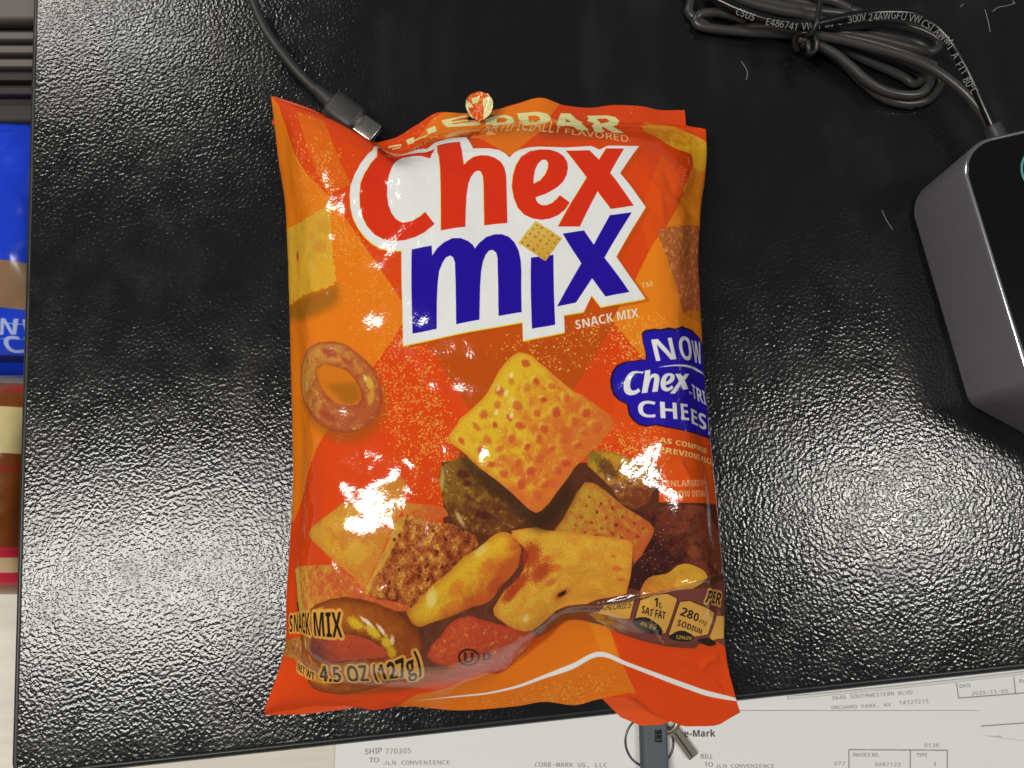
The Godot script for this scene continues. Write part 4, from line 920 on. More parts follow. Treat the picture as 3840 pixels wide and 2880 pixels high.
	art.blob(78.7,160.5, 0.5, 0.5, 0, Color("4A1A14"), 0.8)
	art.blob(66.5,170.6, 0.4, 0.4, 0, Color("4A1A14"), 0.8)
	art.blob(76.2,172.9, 0.4, 0.4, 0, Color("4A1A14"), 0.8)
	art.blob(70,160.6, 0.5, 0.5, 0, Color("4A1A14"), 0.8)
	art.blob(57.6,172.5, 0.5, 0.5, 0, Color("4A1A14"), 0.8)
	art.blob(78.1,170.7, 0.7, 0.7, 0, Color("4A1A14"), 0.8)
	art.blob(60.2,161.8, 0.6, 0.6, 0, Color("4A1A14"), 0.8)
	art.blob(60.3,170.1, 0.5, 0.5, 0, Color("4A1A14"), 0.8)
	art.blob(68.6,172.3, 0.6, 0.6, 0, Color("4A1A14"), 0.8)
	art.blob(58.8,163, 0.6, 0.6, 0, Color("4A1A14"), 0.8)
	art.blob(68.5,168.9, 0.5, 0.5, 0, Color("4A1A14"), 0.8)
	art.blob(71.3,165.9, 0.6, 0.6, 0, Color("4A1A14"), 0.8)
	art.blob(73.9,162.9, 0.5, 0.5, 0, Color("4A1A14"), 0.8)
	art.blob(68,169.5, 0.5, 0.5, 0, Color("4A1A14"), 0.8)
	art.crumb([[18.4,171.7,21,171,31.3,170.6,36.8,170.1,41.1,169.7,44.6,171.1,47.3,172.5,50.1,174.8,52.1,175.6,56.7,176,63.3,177.5,64.6,178.9,53.5,177.8,46.9,176.3,42.3,176.9,37.8,178.6,34.3,180.5,31.4,184.4,24.8,185.6,21.4,176.1]], Color("DD9A36"), Color("D4622E"), [22.2,171.9,46.8,174.6], 0.8, 0.35, Color("EAB84A"), 0.28, Color("C84A2A"), 0.35)
	art.flat([[18.4,171.7,21,171.1,23.4,172.8,25.7,177.3,28.5,182.9,24.8,184.9,21.4,176.1]], Color("E6BE48"), 0.85)
	art.crumb([[11,196.5,25,190.5,26.6,194,25.4,200.3,29.4,203.8,20.2,204.1,14.6,205.2,2,205.2,2,196.5]], Color("B06A2C"), Color("C8843A"), [11,196.5,25.4,200.3], 0.8, 0.5, Color("DDA850"), 0.25, Color("7A341C"), 0.3)
	art.crumb([[93.5,161.2,98.1,160.6,101,160.5,104.2,161.7,108.8,162,114.5,163,123,163.7,128,164.4,129.6,165.5,129.2,169.9,128,178.2,126.8,185.2,115.3,190.9,106.2,189.9,102.4,192.5,99.2,193,94.2,189.3,90.5,185.1,88.2,182.8,87.8,180.8,90.9,177.1,95.5,174.7,97.3,171.5,98.7,168.4,96.3,165.4,93.5,162.5]], Color("E6B036"), Color("E0982E"), [98.1,162.1,115.3,189], 0.8, 0.18, Color("EEC24A"), 0.35, Color("DC7E2C"), 0.45)
	art.edge([[93.5,161.2,98.1,160.6,101,160.5,104.2,161.7,108.8,162,114.5,163,123,163.7,128,164.4,129.6,165.5,129.2,169.9,128,178.2,126.8,185.2,115.3,190.9,106.2,189.9,102.4,192.5,99.2,193,94.2,189.3,90.5,185.1,88.2,182.8,87.8,180.8,90.9,177.1,95.5,174.7,97.3,171.5,98.7,168.4,96.3,165.4,93.5,162.5]], Color("D8742A"), 0.6, 2.2)
	art.blob(99.1,168.8, 3.6, 4.7, 0.2, Color("B43818"), 0.8)
	art.blob(102.1,174, 4.2, 3.1, -0.6, Color("B43818"), 0.8)
	art.blob(95.5,175.9, 4.7, 2.1, -0.7, Color("B43818"), 0.8)
	art.blob(92.6,178.2, 3.1, 2.1, -0.7, Color("B43818"), 0.8)
	art.blob(124.2,174.7, 1.9, 1.3, 0, Color("DC5A28"), 0.65)
	art.blob(125.1,179.2, 1.5, 1.0, 0, Color("DC5A28"), 0.65)
	art.blob(123.4,170.1, 1.1, 0.8, 0, Color("DC5A28"), 0.65)
	art.blob(106.3,173.9, 2.1, 1.5, 0, Color("DC5A28"), 0.65)
	art.blob(103.6,170.4, 1.9, 1.3, 0, Color("DC5A28"), 0.65)
	art.blob(104.8,178.1, 2.1, 1.5, 0, Color("DC5A28"), 0.65)
	art.blob(108,184.1, 3.1, 2.3, 0, Color("CC5020"), 0.6)
	art.blob(108,184.1, 1.6, 1.2, 0, Color("3E1810"), 1.0)
	art.blob(97.4,186.8, 1.1, 1.6, 0, Color("F0DC8C"), 0.7)
	art.crumb([[62.7,178.6,63.6,178.2,64.9,177.7,66.1,176.8,67.4,175.7,68.8,174.5,70.3,173.3,72.1,172.3,73.8,171.4,75,170.7,76,170,77.3,168.9,78.6,167.7,80.1,167,81.5,166.4,82.8,165.8,84.1,165.1,85.6,164,87.1,162.9,88.4,162.1,89.7,161.7,90.9,161.5,92,161.6,93,162,93.9,162.7,94.8,163.6,95.5,164.6,96,165.6,96.3,166.6,96.1,167.7,95.8,168.9,95.6,170.3,95.1,171.7,93.7,173.2,92.2,174.4,90.8,175,89.6,175.5,89,176.6,88.3,177.7,86.9,178.5,85.1,179.1,83.2,179.2,81.3,179.4,79.4,179.9,77.5,180.6,75.2,181.2,73,181.6,71,181.9,69.2,182.2,67.8,182.6,66.6,182.8,65.5,182.5,64.7,181.9,63.9,181.1,63.3,180.1,62.8,179.3]], Color("EAB92A"), Color("C45A22"), [80.9,170.1,85.1,175.9], 0.45, 0.09, Color("F0C83C"), 0.6, Color("EAB92A"), 2)
	art.edge([[62.7,178.6,63.6,178.2,64.9,177.7,66.1,176.8,67.4,175.7,68.8,174.5,70.3,173.3,72.1,172.3,73.8,171.4,75,170.7,76,170,77.3,168.9,78.6,167.7,80.1,167,81.5,166.4,82.8,165.8,84.1,165.1,85.6,164,87.1,162.9,88.4,162.1,89.7,161.7,90.9,161.5,92,161.6,93,162,93.9,162.7,94.8,163.6,95.5,164.6,96,165.6,96.3,166.6,96.1,167.7,95.8,168.9,95.6,170.3,95.1,171.7,93.7,173.2,92.2,174.4,90.8,175,89.6,175.5,89,176.6,88.3,177.7,86.9,178.5,85.1,179.1,83.2,179.2,81.3,179.4,79.4,179.9,77.5,180.6,75.2,181.2,73,181.6,71,181.9,69.2,182.2,67.8,182.6,66.6,182.8,65.5,182.5,64.7,181.9,63.9,181.1,63.3,180.1,62.8,179.3]], Color("C05A20"), 0.6, 3.0)
	art.blob(84.1,166.2, 3.1, 1.4, -0.6, Color("F4E27A"), 0.6)
	art.blob(69.7,176.3, 1.8, 2.6, 0.2, Color("F4E48A"), 0.75)
	art.blob(76.7,174.6, 3.1, 1.9, -0.7, Color("DC6A26"), 0.6)
	art.blob(85.7,170.4, 2.6, 1.8, -0.7, Color("DC7026"), 0.5)
	art.blob(88.3,175, 3.1, 2.1, -0.7, Color("B84A22"), 0.7)
	art.blob(74.9,178.9, 4.2, 1.8, -0.5, Color("D8682A"), 0.5)
	art.soft([[111.1,145.1,108.9,147.8,107.1,150.1,105,153.1,102.6,155.4,101,156.1,99,155.1,96.8,153.1,94.5,150.8,92.2,148.9,89,146.4,86.4,144.5,84.2,142.9,82,140.9,80.4,138.9,77.9,136.9,79.4,142.9,81.9,144.9,83.5,146.9,85.7,148.9,87.9,150.5,90.5,152.4,93.7,154.9,96,156.8,98.3,159.1,100.5,161.1,102.5,162.1,104.1,161.4,106.5,159.1,108.6,156.1,110.4,153.8,112.6,151.1]], Color("3A2410"), 0.8, 2.5)
	art.crumb([[98.1,106.7,100.2,107,102.5,107.9,104.3,110,106.5,111.7,108.1,113.4,110.7,115.8,112.9,117.8,115.2,119.5,117.2,120.2,119.4,121.9,122.6,124.3,125.5,126.6,126.2,128.9,125.5,131,123.4,132.6,121.8,135.3,118.3,137.6,116.1,139.9,112.9,142.5,111.1,145.1,108.9,147.8,107.1,150.1,105,153.1,102.6,155.4,101,156.1,99,155.1,96.8,153.1,94.5,150.8,92.2,148.9,89,146.4,86.4,144.5,84.2,142.9,82,140.9,80.4,138.9,77.9,136.9,75.6,135.3,75,133.6,76.1,131.9,77.9,129.5,79,127.5,81.4,125.8,84.2,123.4,86,121.7,87.8,119.6,89.7,116.5,91.6,113.1,93,111.3,94.4,109.6,96.2,107.9]], Color("ECC02C"), Color("DE722A"), [90.8,120.3,113.2,138.6], 0.45, 0.16, Color("F2D24A"), 0.4, Color("DC782C"), 0.5)
	art.edge([[98.1,106.7,100.2,107,102.5,107.9,104.3,110,106.5,111.7,108.1,113.4,110.7,115.8,112.9,117.8,115.2,119.5,117.2,120.2,119.4,121.9,122.6,124.3,125.5,126.6,126.2,128.9,125.5,131,123.4,132.6,121.8,135.3,118.3,137.6,116.1,139.9,112.9,142.5,111.1,145.1,108.9,147.8,107.1,150.1,105,153.1,102.6,155.4,101,156.1,99,155.1,96.8,153.1,94.5,150.8,92.2,148.9,89,146.4,86.4,144.5,84.2,142.9,82,140.9,80.4,138.9,77.9,136.9,75.6,135.3,75,133.6,76.1,131.9,77.9,129.5,79,127.5,81.4,125.8,84.2,123.4,86,121.7,87.8,119.6,89.7,116.5,91.6,113.1,93,111.3,94.4,109.6,96.2,107.9]], Color("D8702A"), 0.55, 2.5)
	art.blob(99.5,109.5, 1.7, 1.5, 0.7, Color("F4D652"), 0.5171052812377419)
	art.blob(94.7,115.1, 1.1, 1.7, 2.9, Color("F4D652"), 0.29915213867742335)
	art.blob(91,118.2, 1.9, 1.7, 0.9, Color("F4D652"), 0.47213360205369814)
	art.blob(90,122.5, 1.6, 1.3, 2.0, Color("F4D652"), 0.31691611570850386)
	art.blob(85.6,125.5, 1.7, 1.6, 1.8, Color("F4D652"), 0.43933562004294907)
	art.blob(83.2,129.4, 2.0, 1.0, 0.9, Color("F4D652"), 0.3753479093662199)
	art.blob(78.3,133.9, 1.0, 1.5, 2.5, Color("F4D652"), 0.4766747589427595)
	art.blob(102.4,115.2, 1.3, 1.3, 2.7, Color("F4D652"), 0.5190337382048529)
	art.blob(99.5,117.2, 1.4, 1.8, 0.5, Color("F4D652"), 0.30084192360435463)
	art.blob(96.2,122.9, 2.1, 1.8, 0.8, Color("F4D652"), 0.4205805005412787)
	art.blob(93.5,126.6, 1.6, 1.0, 1.1, Color("F4D652"), 0.46476644978518955)
	art.blob(89,128.8, 1.3, 1.0, 1.3, Color("F4D652"), 0.5253639977494966)
	art.blob(86.3,133.4, 1.3, 1.9, 2.3, Color("F4D652"), 0.28422212754764814)
	art.blob(84.4,136.5, 1.6, 1.6, 0.8, Color("F4D652"), 0.4394439870447352)
	art.blob(107.3,116.6, 1.3, 1.5, 1.7, Color("F4D652"), 0.349885038883164)
	art.blob(104.3,121.1, 1.0, 1.3, 1.5, Color("F4D652"), 0.593010318100022)
	art.blob(102.1,125.2, 1.3, 1.6, 2.6, Color("F4D652"), 0.4415330053388754)
	art.blob(96.6,129.1, 1.9, 1.6, 0.1, Color("F4D652"), 0.5071389274261426)
	art.blob(93.9,133, 1.3, 1.7, 0.5, Color("F4D652"), 0.43907027058027126)
	art.blob(89.9,136.2, 1.1, 1.9, 1.1, Color("F4D652"), 0.32903792682845984)
	art.blob(87,141, 1.1, 1.5, 1.8, Color("F4D652"), 0.515719069455935)
	art.blob(111.3,120.6, 1.7, 1.2, 1.6, Color("F4D652"), 0.28604724206692383)
	art.blob(108,124.9, 2.0, 1.6, 1.6, Color("F4D652"), 0.5753677680463664)
	art.blob(104,130.1, 1.6, 1.6, 2.6, Color("F4D652"), 0.5312798087712859)
	art.blob(102.1,133.2, 1.1, 1.7, 0.3, Color("F4D652"), 0.4113887438594058)
	art.blob(98.5,135.6, 1.5, 1.0, 2.4, Color("F4D652"), 0.5402818351649502)
	art.blob(95.4,140.4, 1.2, 1.3, 0.1, Color("F4D652"), 0.4139190242618153)
	art.blob(90.8,143.8, 1.8, 1.4, 0.5, Color("F4D652"), 0.453907484058011)
	art.blob(117.3,125.1, 1.9, 1.6, 2.3, Color("F4D652"), 0.5500080300252558)
	art.blob(113.4,127.5, 1.8, 1.4, 1.5, Color("F4D652"), 0.328093903983619)
	art.blob(109.5,133.3, 1.1, 1.9, 2.2, Color("F4D652"), 0.2748295087840725)
	art.blob(106.1,136, 1.1, 1.0, 2.1, Color("F4D652"), 0.3817641138864821)
	art.blob(101.8,139.2, 1.6, 1.7, 2.4, Color("F4D652"), 0.36696441321724343)
	art.blob(99.1,142.7, 1.9, 1.4, 2.6, Color("F4D652"), 0.5290060170313925)
	art.blob(95.9,146.8, 1.9, 1.5, 1.9, Color("F4D652"), 0.5130062922667259)
	art.blob(120.1,129.3, 2.1, 1.9, 0.9, Color("F4D652"), 0.3746105155609101)
	art.blob(116.3,131, 1.2, 1.2, 2.7, Color("F4D652"), 0.29278100273369384)
	art.blob(113.9,135, 1.9, 1.0, 2.6, Color("F4D652"), 0.40314504735861983)
	art.blob(109.9,140.1, 1.4, 1.9, 1.6, Color("F4D652"), 0.5321219904027563)
	art.blob(107.3,142.5, 1.4, 1.5, 2.7, Color("F4D652"), 0.4114866186125841)
	art.blob(103.2,146.9, 1.9, 1.1, 2.5, Color("F4D652"), 0.4060511055266222)
	art.blob(100.6,149.9, 2.1, 1.6, 1.1, Color("F4D652"), 0.3454981699566485)
	art.blob(100.2,110.2, 1.7, 1.5, 0.7, Color("CE4A26"), 0.8187500286264247)
	art.blob(95.4,115.9, 1.1, 1.7, 2.9, Color("CE4A26"), 0.4736575529059203)
	art.blob(91.7,119, 1.9, 1.7, 0.9, Color("CE4A26"), 0.7475448699183553)
	art.blob(90.7,123.2, 1.6, 1.3, 2.0, Color("CE4A26"), 0.5017838498717978)
	art.blob(86.3,126.3, 1.7, 1.6, 1.8, Color("CE4A26"), 0.6956147317346694)
	art.blob(83.9,130.2, 2.0, 1.0, 0.9, Color("CE4A26"), 0.5943008564965149)
	art.blob(79,134.6, 1.0, 1.5, 2.5, Color("CE4A26"), 0.7547350349927026)
	art.blob(103.1,115.9, 1.3, 1.3, 2.7, Color("CE4A26"), 0.8218034188243504)
	art.blob(100.2,118, 1.4, 1.8, 0.5, Color("CE4A26"), 0.47633304570689483)
	art.blob(96.9,123.7, 2.1, 1.8, 0.8, Color("CE4A26"), 0.6659191258570246)
	art.blob(94.2,127.3, 1.6, 1.0, 1.1, Color("CE4A26"), 0.7358802121598834)
	art.blob(89.7,129.6, 1.3, 1.0, 1.3, Color("CE4A26"), 0.8318263297700363)
	art.blob(87,134.1, 1.3, 1.9, 2.3, Color("CE4A26"), 0.4500183686171096)
	art.blob(85.1,137.3, 1.6, 1.6, 0.8, Color("CE4A26"), 0.6957863128208307)
	art.blob(108,117.4, 1.3, 1.5, 1.7, Color("CE4A26"), 0.553984644898343)
	art.blob(105,121.8, 1.0, 1.3, 1.5, Color("CE4A26"), 0.9389330036583683)
	art.blob(102.8,126, 1.3, 1.6, 2.6, Color("CE4A26"), 0.6990939251198861)
	art.blob(97.3,129.8, 1.9, 1.6, 0.1, Color("CE4A26"), 0.8029699684247258)
	art.blob(94.6,133.8, 1.3, 1.7, 0.5, Color("CE4A26"), 0.6951945950854295)
	art.blob(90.6,137, 1.1, 1.9, 1.1, Color("CE4A26"), 0.5209767174783947)
	art.blob(87.7,141.7, 1.1, 1.5, 1.8, Color("CE4A26"), 0.8165551933052304)
	art.blob(112,121.3, 1.7, 1.2, 1.6, Color("CE4A26"), 0.4529081332726294)
	art.blob(108.7,125.6, 2.0, 1.6, 1.6, Color("CE4A26"), 0.9109989660734134)
	art.blob(104.7,130.9, 1.6, 1.6, 2.6, Color("CE4A26"), 0.841193030554536)
	art.blob(102.8,133.9, 1.1, 1.7, 0.3, Color("CE4A26"), 0.6513655111107259)
	art.blob(99.2,136.3, 1.5, 1.0, 2.4, Color("CE4A26"), 0.8554462390111711)
	art.blob(96.1,141.1, 1.2, 1.3, 0.1, Color("CE4A26"), 0.6553717884145409)
	art.blob(91.5,144.5, 1.8, 1.4, 0.5, Color("CE4A26"), 0.7186868497585174)
	art.blob(118,125.8, 1.9, 1.6, 2.3, Color("CE4A26"), 0.8708460475399884)
	art.blob(114.1,128.2, 1.8, 1.4, 1.5, Color("CE4A26"), 0.5194820146407301)
	art.blob(110.2,134, 1.1, 1.9, 2.2, Color("CE4A26"), 0.43514672224144807)
	art.blob(106.8,136.7, 1.1, 1.0, 2.1, Color("CE4A26"), 0.60445984698693)
	art.blob(102.5,139.9, 1.6, 1.7, 2.4, Color("CE4A26"), 0.5810269875939688)
	art.blob(99.8,143.4, 1.9, 1.4, 2.6, Color("CE4A26"), 0.8375928602997047)
	art.blob(96.6,147.5, 1.9, 1.5, 1.9, Color("CE4A26"), 0.8122599627556494)
	art.blob(120.8,130, 2.1, 1.9, 0.9, Color("CE4A26"), 0.5931333163047743)
	art.blob(117,131.8, 1.2, 1.2, 2.7, Color("CE4A26"), 0.4635699209950152)
	art.blob(114.6,135.7, 1.9, 1.0, 2.6, Color("CE4A26"), 0.6383129916511481)
	art.blob(110.6,140.9, 1.4, 1.9, 1.6, Color("CE4A26"), 0.8425264848043641)
	art.blob(108,143.2, 1.4, 1.5, 2.7, Color("CE4A26"), 0.6515204794699249)
	art.blob(103.9,147.6, 1.9, 1.1, 2.5, Color("CE4A26"), 0.6429142504171518)
	art.blob(101.3,150.6, 2.1, 1.6, 1.1, Color("CE4A26"), 0.5470387690980268)
	art.blob(95.6,114.1, 0.7, 1.2, 0.4, Color("F6EFA8"), 0.8)
	art.blob(91.3,118.2, 0.7, 1.2, 0.4, Color("F6EFA8"), 0.8)
	art.blob(90.2,125.7, 0.7, 1.2, 0.4, Color("F6EFA8"), 0.8)
	art.blob(94.8,126.7, 0.7, 1.2, 0.4, Color("F6EFA8"), 0.8)
	art.blob(93.6,119.6, 0.7, 1.2, 0.4, Color("F6EFA8"), 0.8)
	art.blob(104.8,138.7, 3.0, 2.7, 0, Color("DC5A2C"), 0.45)
	art.blob(111.9,132, 2.6, 2.3, 0, Color("DC5A2C"), 0.45)
	art.blob(106,146.8, 2.1, 1.9, 0, Color("DC5A2C"), 0.45)
	art.crumb([[31,191.7,33.8,188.6,38.4,186.2,43.4,184.5,47.5,184.3,51.6,185.2,54.9,186.8,57.3,188.6,55.9,189.8,50.8,191.1,44.1,193.1,36.8,196.6,32.8,196.5]], Color("7A4038"), Color("C8502C"), [32.2,192.2,42.7,189], 0.3, 0.3, Color("E0A040"), 0.45, Color("8A2E24"), 0.4)
	art.crumb([[24.9,194.3,24.3,190.8,26.9,185.6,30.5,181.7,35,178.9,39.6,177,44.5,175.9,49.3,175.9,54.1,176.7,58.9,178.2,63,180.6,65.7,183.1,67,185.8,67.3,188.2,66.3,190.7,64.3,195.1,60.4,200.4,55,206.6,50,211.2,45.5,212.9,40.7,212.4,36.3,211.1,33.2,209.1,29.2,205.2,25.4,200.3],[31,191.7,33.8,188.6,38.4,186.2,43.4,184.5,47.5,184.3,51.6,185.2,54.9,186.8,57.3,188.6,55.9,189.8,50.8,191.1,44.1,193.1,36.8,196.6,32.8,196.5]], Color("B8661C"), Color("A04E1A"), [32.2,180,66,198], 0.5, 0.25, Color("D08A34"), 0.5, Color("8A3A16"), 0.6)
	art.edge([[24.9,194.3,24.3,190.8,26.9,185.6,30.5,181.7,35,178.9,39.6,177,44.5,175.9,49.3,175.9,54.1,176.7,58.9,178.2,63,180.6,65.7,183.1,67,185.8,67.3,188.2,66.3,190.7,64.3,195.1,60.4,200.4,55,206.6,50,211.2,45.5,212.9,40.7,212.4,36.3,211.1,33.2,209.1,29.2,205.2,25.4,200.3],[31,191.7,33.8,188.6,38.4,186.2,43.4,184.5,47.5,184.3,51.6,185.2,54.9,186.8,57.3,188.6,55.9,189.8,50.8,191.1,44.1,193.1,36.8,196.6,32.8,196.5]], Color("6E2E10"), 0.8, 3.2)
	art.blob(47.5,181.3, 3.1, 1.6, 0.35, Color("F0C828"), 0.9)
	art.blob(52.6,183, 3.1, 1.6, 0.6, Color("F2D030"), 0.9)
	art.blob(56.6,185.6, 2.3, 1.8, 1.0, Color("F0CC30"), 0.9)
	art.blob(58,188.3, 1.6, 2.1, 0, Color("E8B828"), 0.9)
	art.blob(50.9,180.7, 2.6, 0.6, 0.5, Color("FFF6D8"), 0.9)
	art.blob(55.3,182.5, 2.3, 0.6, 0.8, Color("FFF6D8"), 0.9)
	art.blob(58.3,184.9, 0.7, 1.6, 0.0, Color("FFF2C8"), 0.8)
	art.blob(28.3,191.9, 0.7, 3.1, 0, Color("F0D9A0"), 0.8)
	art.blob(31.1,198.1, 0.7, 3.1, -0.3, Color("E8C060"), 0.7)
	art.blob(36.6,207.2, 4.2, 1.6, 0.2, Color("E0B040"), 0.6)
	art.blob(48.2,206.1, 4.7, 1.2, -0.1, Color("8A4A20"), 0.6)
	art.blob(63.7,187.3, 2.1, 3.1, 0, Color("A8481E"), 0.6)
	art.blob(35.1,180.6, 3.1, 0.7, -0.6, Color("E8B848"), 0.8)
	art.crumb([[68.3,191,69.7,187.9,72.3,186.1,74.3,183.7,77,182,81,181.5,84.6,183,87.2,184.5,86.1,183.7,92.8,187.5,99.9,194.2,100.3,199.6,97.5,202.5,94.7,204.1,92.3,207,89.5,207,87.7,205.5,81,200.1,74.3,195.7,70,193.2]], Color("D0542C"), Color("C8482A"), [71,190,94.6,190.8], 0.8, 0.4, Color("E6B044"), 0.28, Color("A83424"), 0.4)
	art.edge([[68.3,191,69.7,187.9,72.3,186.1,74.3,183.7,77,182,81,181.5,84.6,183,87.2,184.5,86.1,183.7,92.8,187.5,99.9,194.2,100.3,199.6,97.5,202.5,94.7,204.1,92.3,207,89.5,207,87.7,205.5,81,200.1,74.3,195.7,70,193.2]], Color("B8341E"), 0.6, 2.0)
	art.soft([[44.2,212.6,55,206.6,67,193.1,74.3,196.2,84.3,202.5,71.1,202,59.4,210.3,47.9,213.9]], Color("8A4E20"), 0.6, 2.5)
	art.crumb([[115.9,198.6,119.5,195.2,130.3,187.4,141.1,182.3,175,175,175,176.9,175,190.3,175,200.7,149,204,137,205.9,129.9,205.4,122,207.3,118.6,204.7]], Color("C08A3A"), Color("84443A"), [117.6,200.6,128.4,200.4], 0.5, 0.3, Color("B87A44"), 0.5, Color("6A302C"), 0.5)
	art.flat([[120.39,192.01,129.36,187.4,128.29,196.47,118.01,198.86]], Color("4A2A18"), 1.0)
	art.flat([[120.57,192.09,129.11,187.7,128.09,196.34,118.29,198.61]], Color("F0B450"), 1.0)
	art.flat([[130.66,187.35,134.53,184.8,139.05,183.7,142.3,185.3,139.77,197.4,138.48,201.6,135.12,201.7,128.99,197.95]], Color("4A2A18"), 1.0)
	art.flat([[130.92,187.6,134.61,185.16,138.91,184.11,142,185.64,139.59,197.16,138.36,201.16,135.17,201.26,129.33,197.69]], Color("F0B450"), 1.0)
	art.flat([[142.63,186.54,145.77,185.31,151.73,186.19,160.82,188.42,155.78,199.79,146.73,202.59,138.94,202.2]], Color("4A2A18"), 1.0)
	art.flat([[142.93,186.85,145.92,185.68,151.59,186.52,160.25,188.64,155.45,199.47,146.83,202.13,139.42,201.77]], Color("F0B450"), 1.0)
	art.flat([[163.3,188.98,171.37,187.86,169.62,197.46,157.78,203.22,156.26,200.83]], Color("4A2A18"), 1.0)
	art.flat([[163.32,189.29,171.01,188.23,169.33,197.38,158.06,202.86,156.62,200.59]], Color("F0B450"), 1.0)
	art.flat([[128.72,197.26,129.53,195.71,131.01,194.79,132.45,194.52,133.91,194.83,135.24,195.82,136.36,197.26,137.33,199.07,137.67,200.76,136.71,201.81,135.12,202.32,133.16,202.22,131.2,201.47,129.58,199.54]], Color("2A2418"), 1)
	art.flat([[139.34,203.05,140.19,201.55,141.76,200.05,143.13,199.34,144.55,199.32,146.37,200.31,147.75,201.74,147.47,203.06,146.26,204.02,144.36,204.32,142.29,204.22,140.39,203.83]], Color("2A2418"), 1)
	art.flat([[148.54,203.57,150.53,202.42,154.75,201.58,159.1,202.18,161.98,203.25,159.74,204.74,155.66,205.57,151,204.86]], Color("2A2418"), 1)
	art.text("CALORIES", [119.84,195.08,128.11,191.29,120.28,191.49], Color("2A1C10"), "regular", 0.0, 1.0)
	art.text("1", [134.92,189.75,136,189.98,135.05,186.09], Color("241A10"), "bold", 0.0, 1.0)
	art.text("g", [136.5,190.57,137.36,190.61,136.24,188.08], Color("241A10"), "regular", 0.0, 1.0)
	art.text("SAT FAT", [131.38,192.79,138.37,195.01,131.59,189.72], Color("241A10"), "bold", 0.0, 1.0)
	art.text("4% DV", [131.01,198.71,135.56,200.38,131.35,196.65], Color("F0B450"), "bold", 0.0, 1.0)
	art.text("280", [142.98,192.3,149.17,193.77,143.87,188.65], Color("241A10"), "bold", 0.0, 1.0)
	art.text("mg", [149.69,194.6,154.2,195.09,150.4,192.43], Color("241A10"), "regular", 0.0, 1.0)
	art.text("SODIUM", [142.07,197.12,151.21,200.27,142.67,194.29], Color("241A10"), "bold", 0.0, 1.0)
	art.text("12%DV", [141.38,203.26,146.73,203.48,141.76,201.67], Color("F0B450"), "bold", 0.0, 1.0)
	art.text("PER", [151.86,184.89,165.43,185.37,153.7,180.82], Color("F0B450"), "bold", 0.8, 1.0)
	art.text("PER", [151.86,184.89,165.43,185.37,153.7,180.82], Color("241A10"), "bold", 0.0, 1.0)
	art.text("SNACK MIX", [15.71,190.94,43.37,185.64,15.59,184.54], Color("F0AE48"), "bold", 0.85, 1.0)
	art.text("SNACK MIX", [15.71,190.94,43.37,185.64,15.59,184.54], Color("241C10"), "bold", 0.0, 1.0)
	art.text("NET WT", [25.07,207.26,35.22,207.85,24.08,204.19], Color("F0AE48"), "bold", 0.8, 1.0)
	art.text("NET WT", [25.07,207.26,35.22,207.85,24.08,204.19], Color("241C10"), "bold", 0.0, 1.0)
	art.text("4.5 OZ (127g)", [36.69,207.61,66.96,197.48,35.34,198.87], Color("F0AE48"), "bold", 0.85, 1.0)
	art.text("4.5 OZ (127g)", [36.69,207.61,66.96,197.48,35.34,198.87], Color("241C10"), "bold", 0.0, 1.0)
	art.flat([[83.93,194.5,83.86,195.32,83.62,196.06,83.24,196.67,82.73,197.11,82.12,197.35,81.44,197.38,80.73,197.2,80.01,196.83,79.33,196.3,78.72,195.63,78.2,194.89,77.82,194.11,77.58,193.31,77.5,192.54,77.57,191.84,77.81,191.24,78.2,190.74,78.71,190.38,79.32,190.15,80,190.08,80.71,190.17,81.43,190.42,82.11,190.82,82.72,191.37,83.23,192.04,83.61,192.81,83.85,193.65],[83.31,194.25,83.24,194.89,83.05,195.46,82.75,195.94,82.34,196.28,81.85,196.46,81.3,196.49,80.72,196.35,80.15,196.07,79.6,195.66,79.11,195.15,78.69,194.56,78.39,193.93,78.19,193.3,78.12,192.68,78.19,192.12,78.38,191.63,78.69,191.23,79.1,190.93,79.59,190.75,80.14,190.7,80.71,190.78,81.29,190.98,81.84,191.31,82.33,191.76,82.74,192.3,83.05,192.91,83.24,193.58]], Color("3A2412"), 1.0)
	art.text("U", [79.3,195.11,82.11,195.79,79.22,191.15], Color("3A2412"), "bold", 0.0, 1.0)
	art.text("D", [84.76,196.44,87.25,197.55,84.75,193.02], Color("3A2412"), "bold", 0.0, 1.0)
	art.stripe(216.92, 218.47, 66.4, 182.0, Color("F2F2F0"))
	art.dots([80.8,223.6,93.5,222.4,106.2,221.9,122.3,225.2,122.2,227.7,103.2,227.8], 420, Color("F2AE50"), 0.1, 0.24)
	art.flat([[83.5,220.1,119,218.8,122.8,218.6,124.3,225,117,228.7,93.1,229]], Color("E87A18"), 0.35)

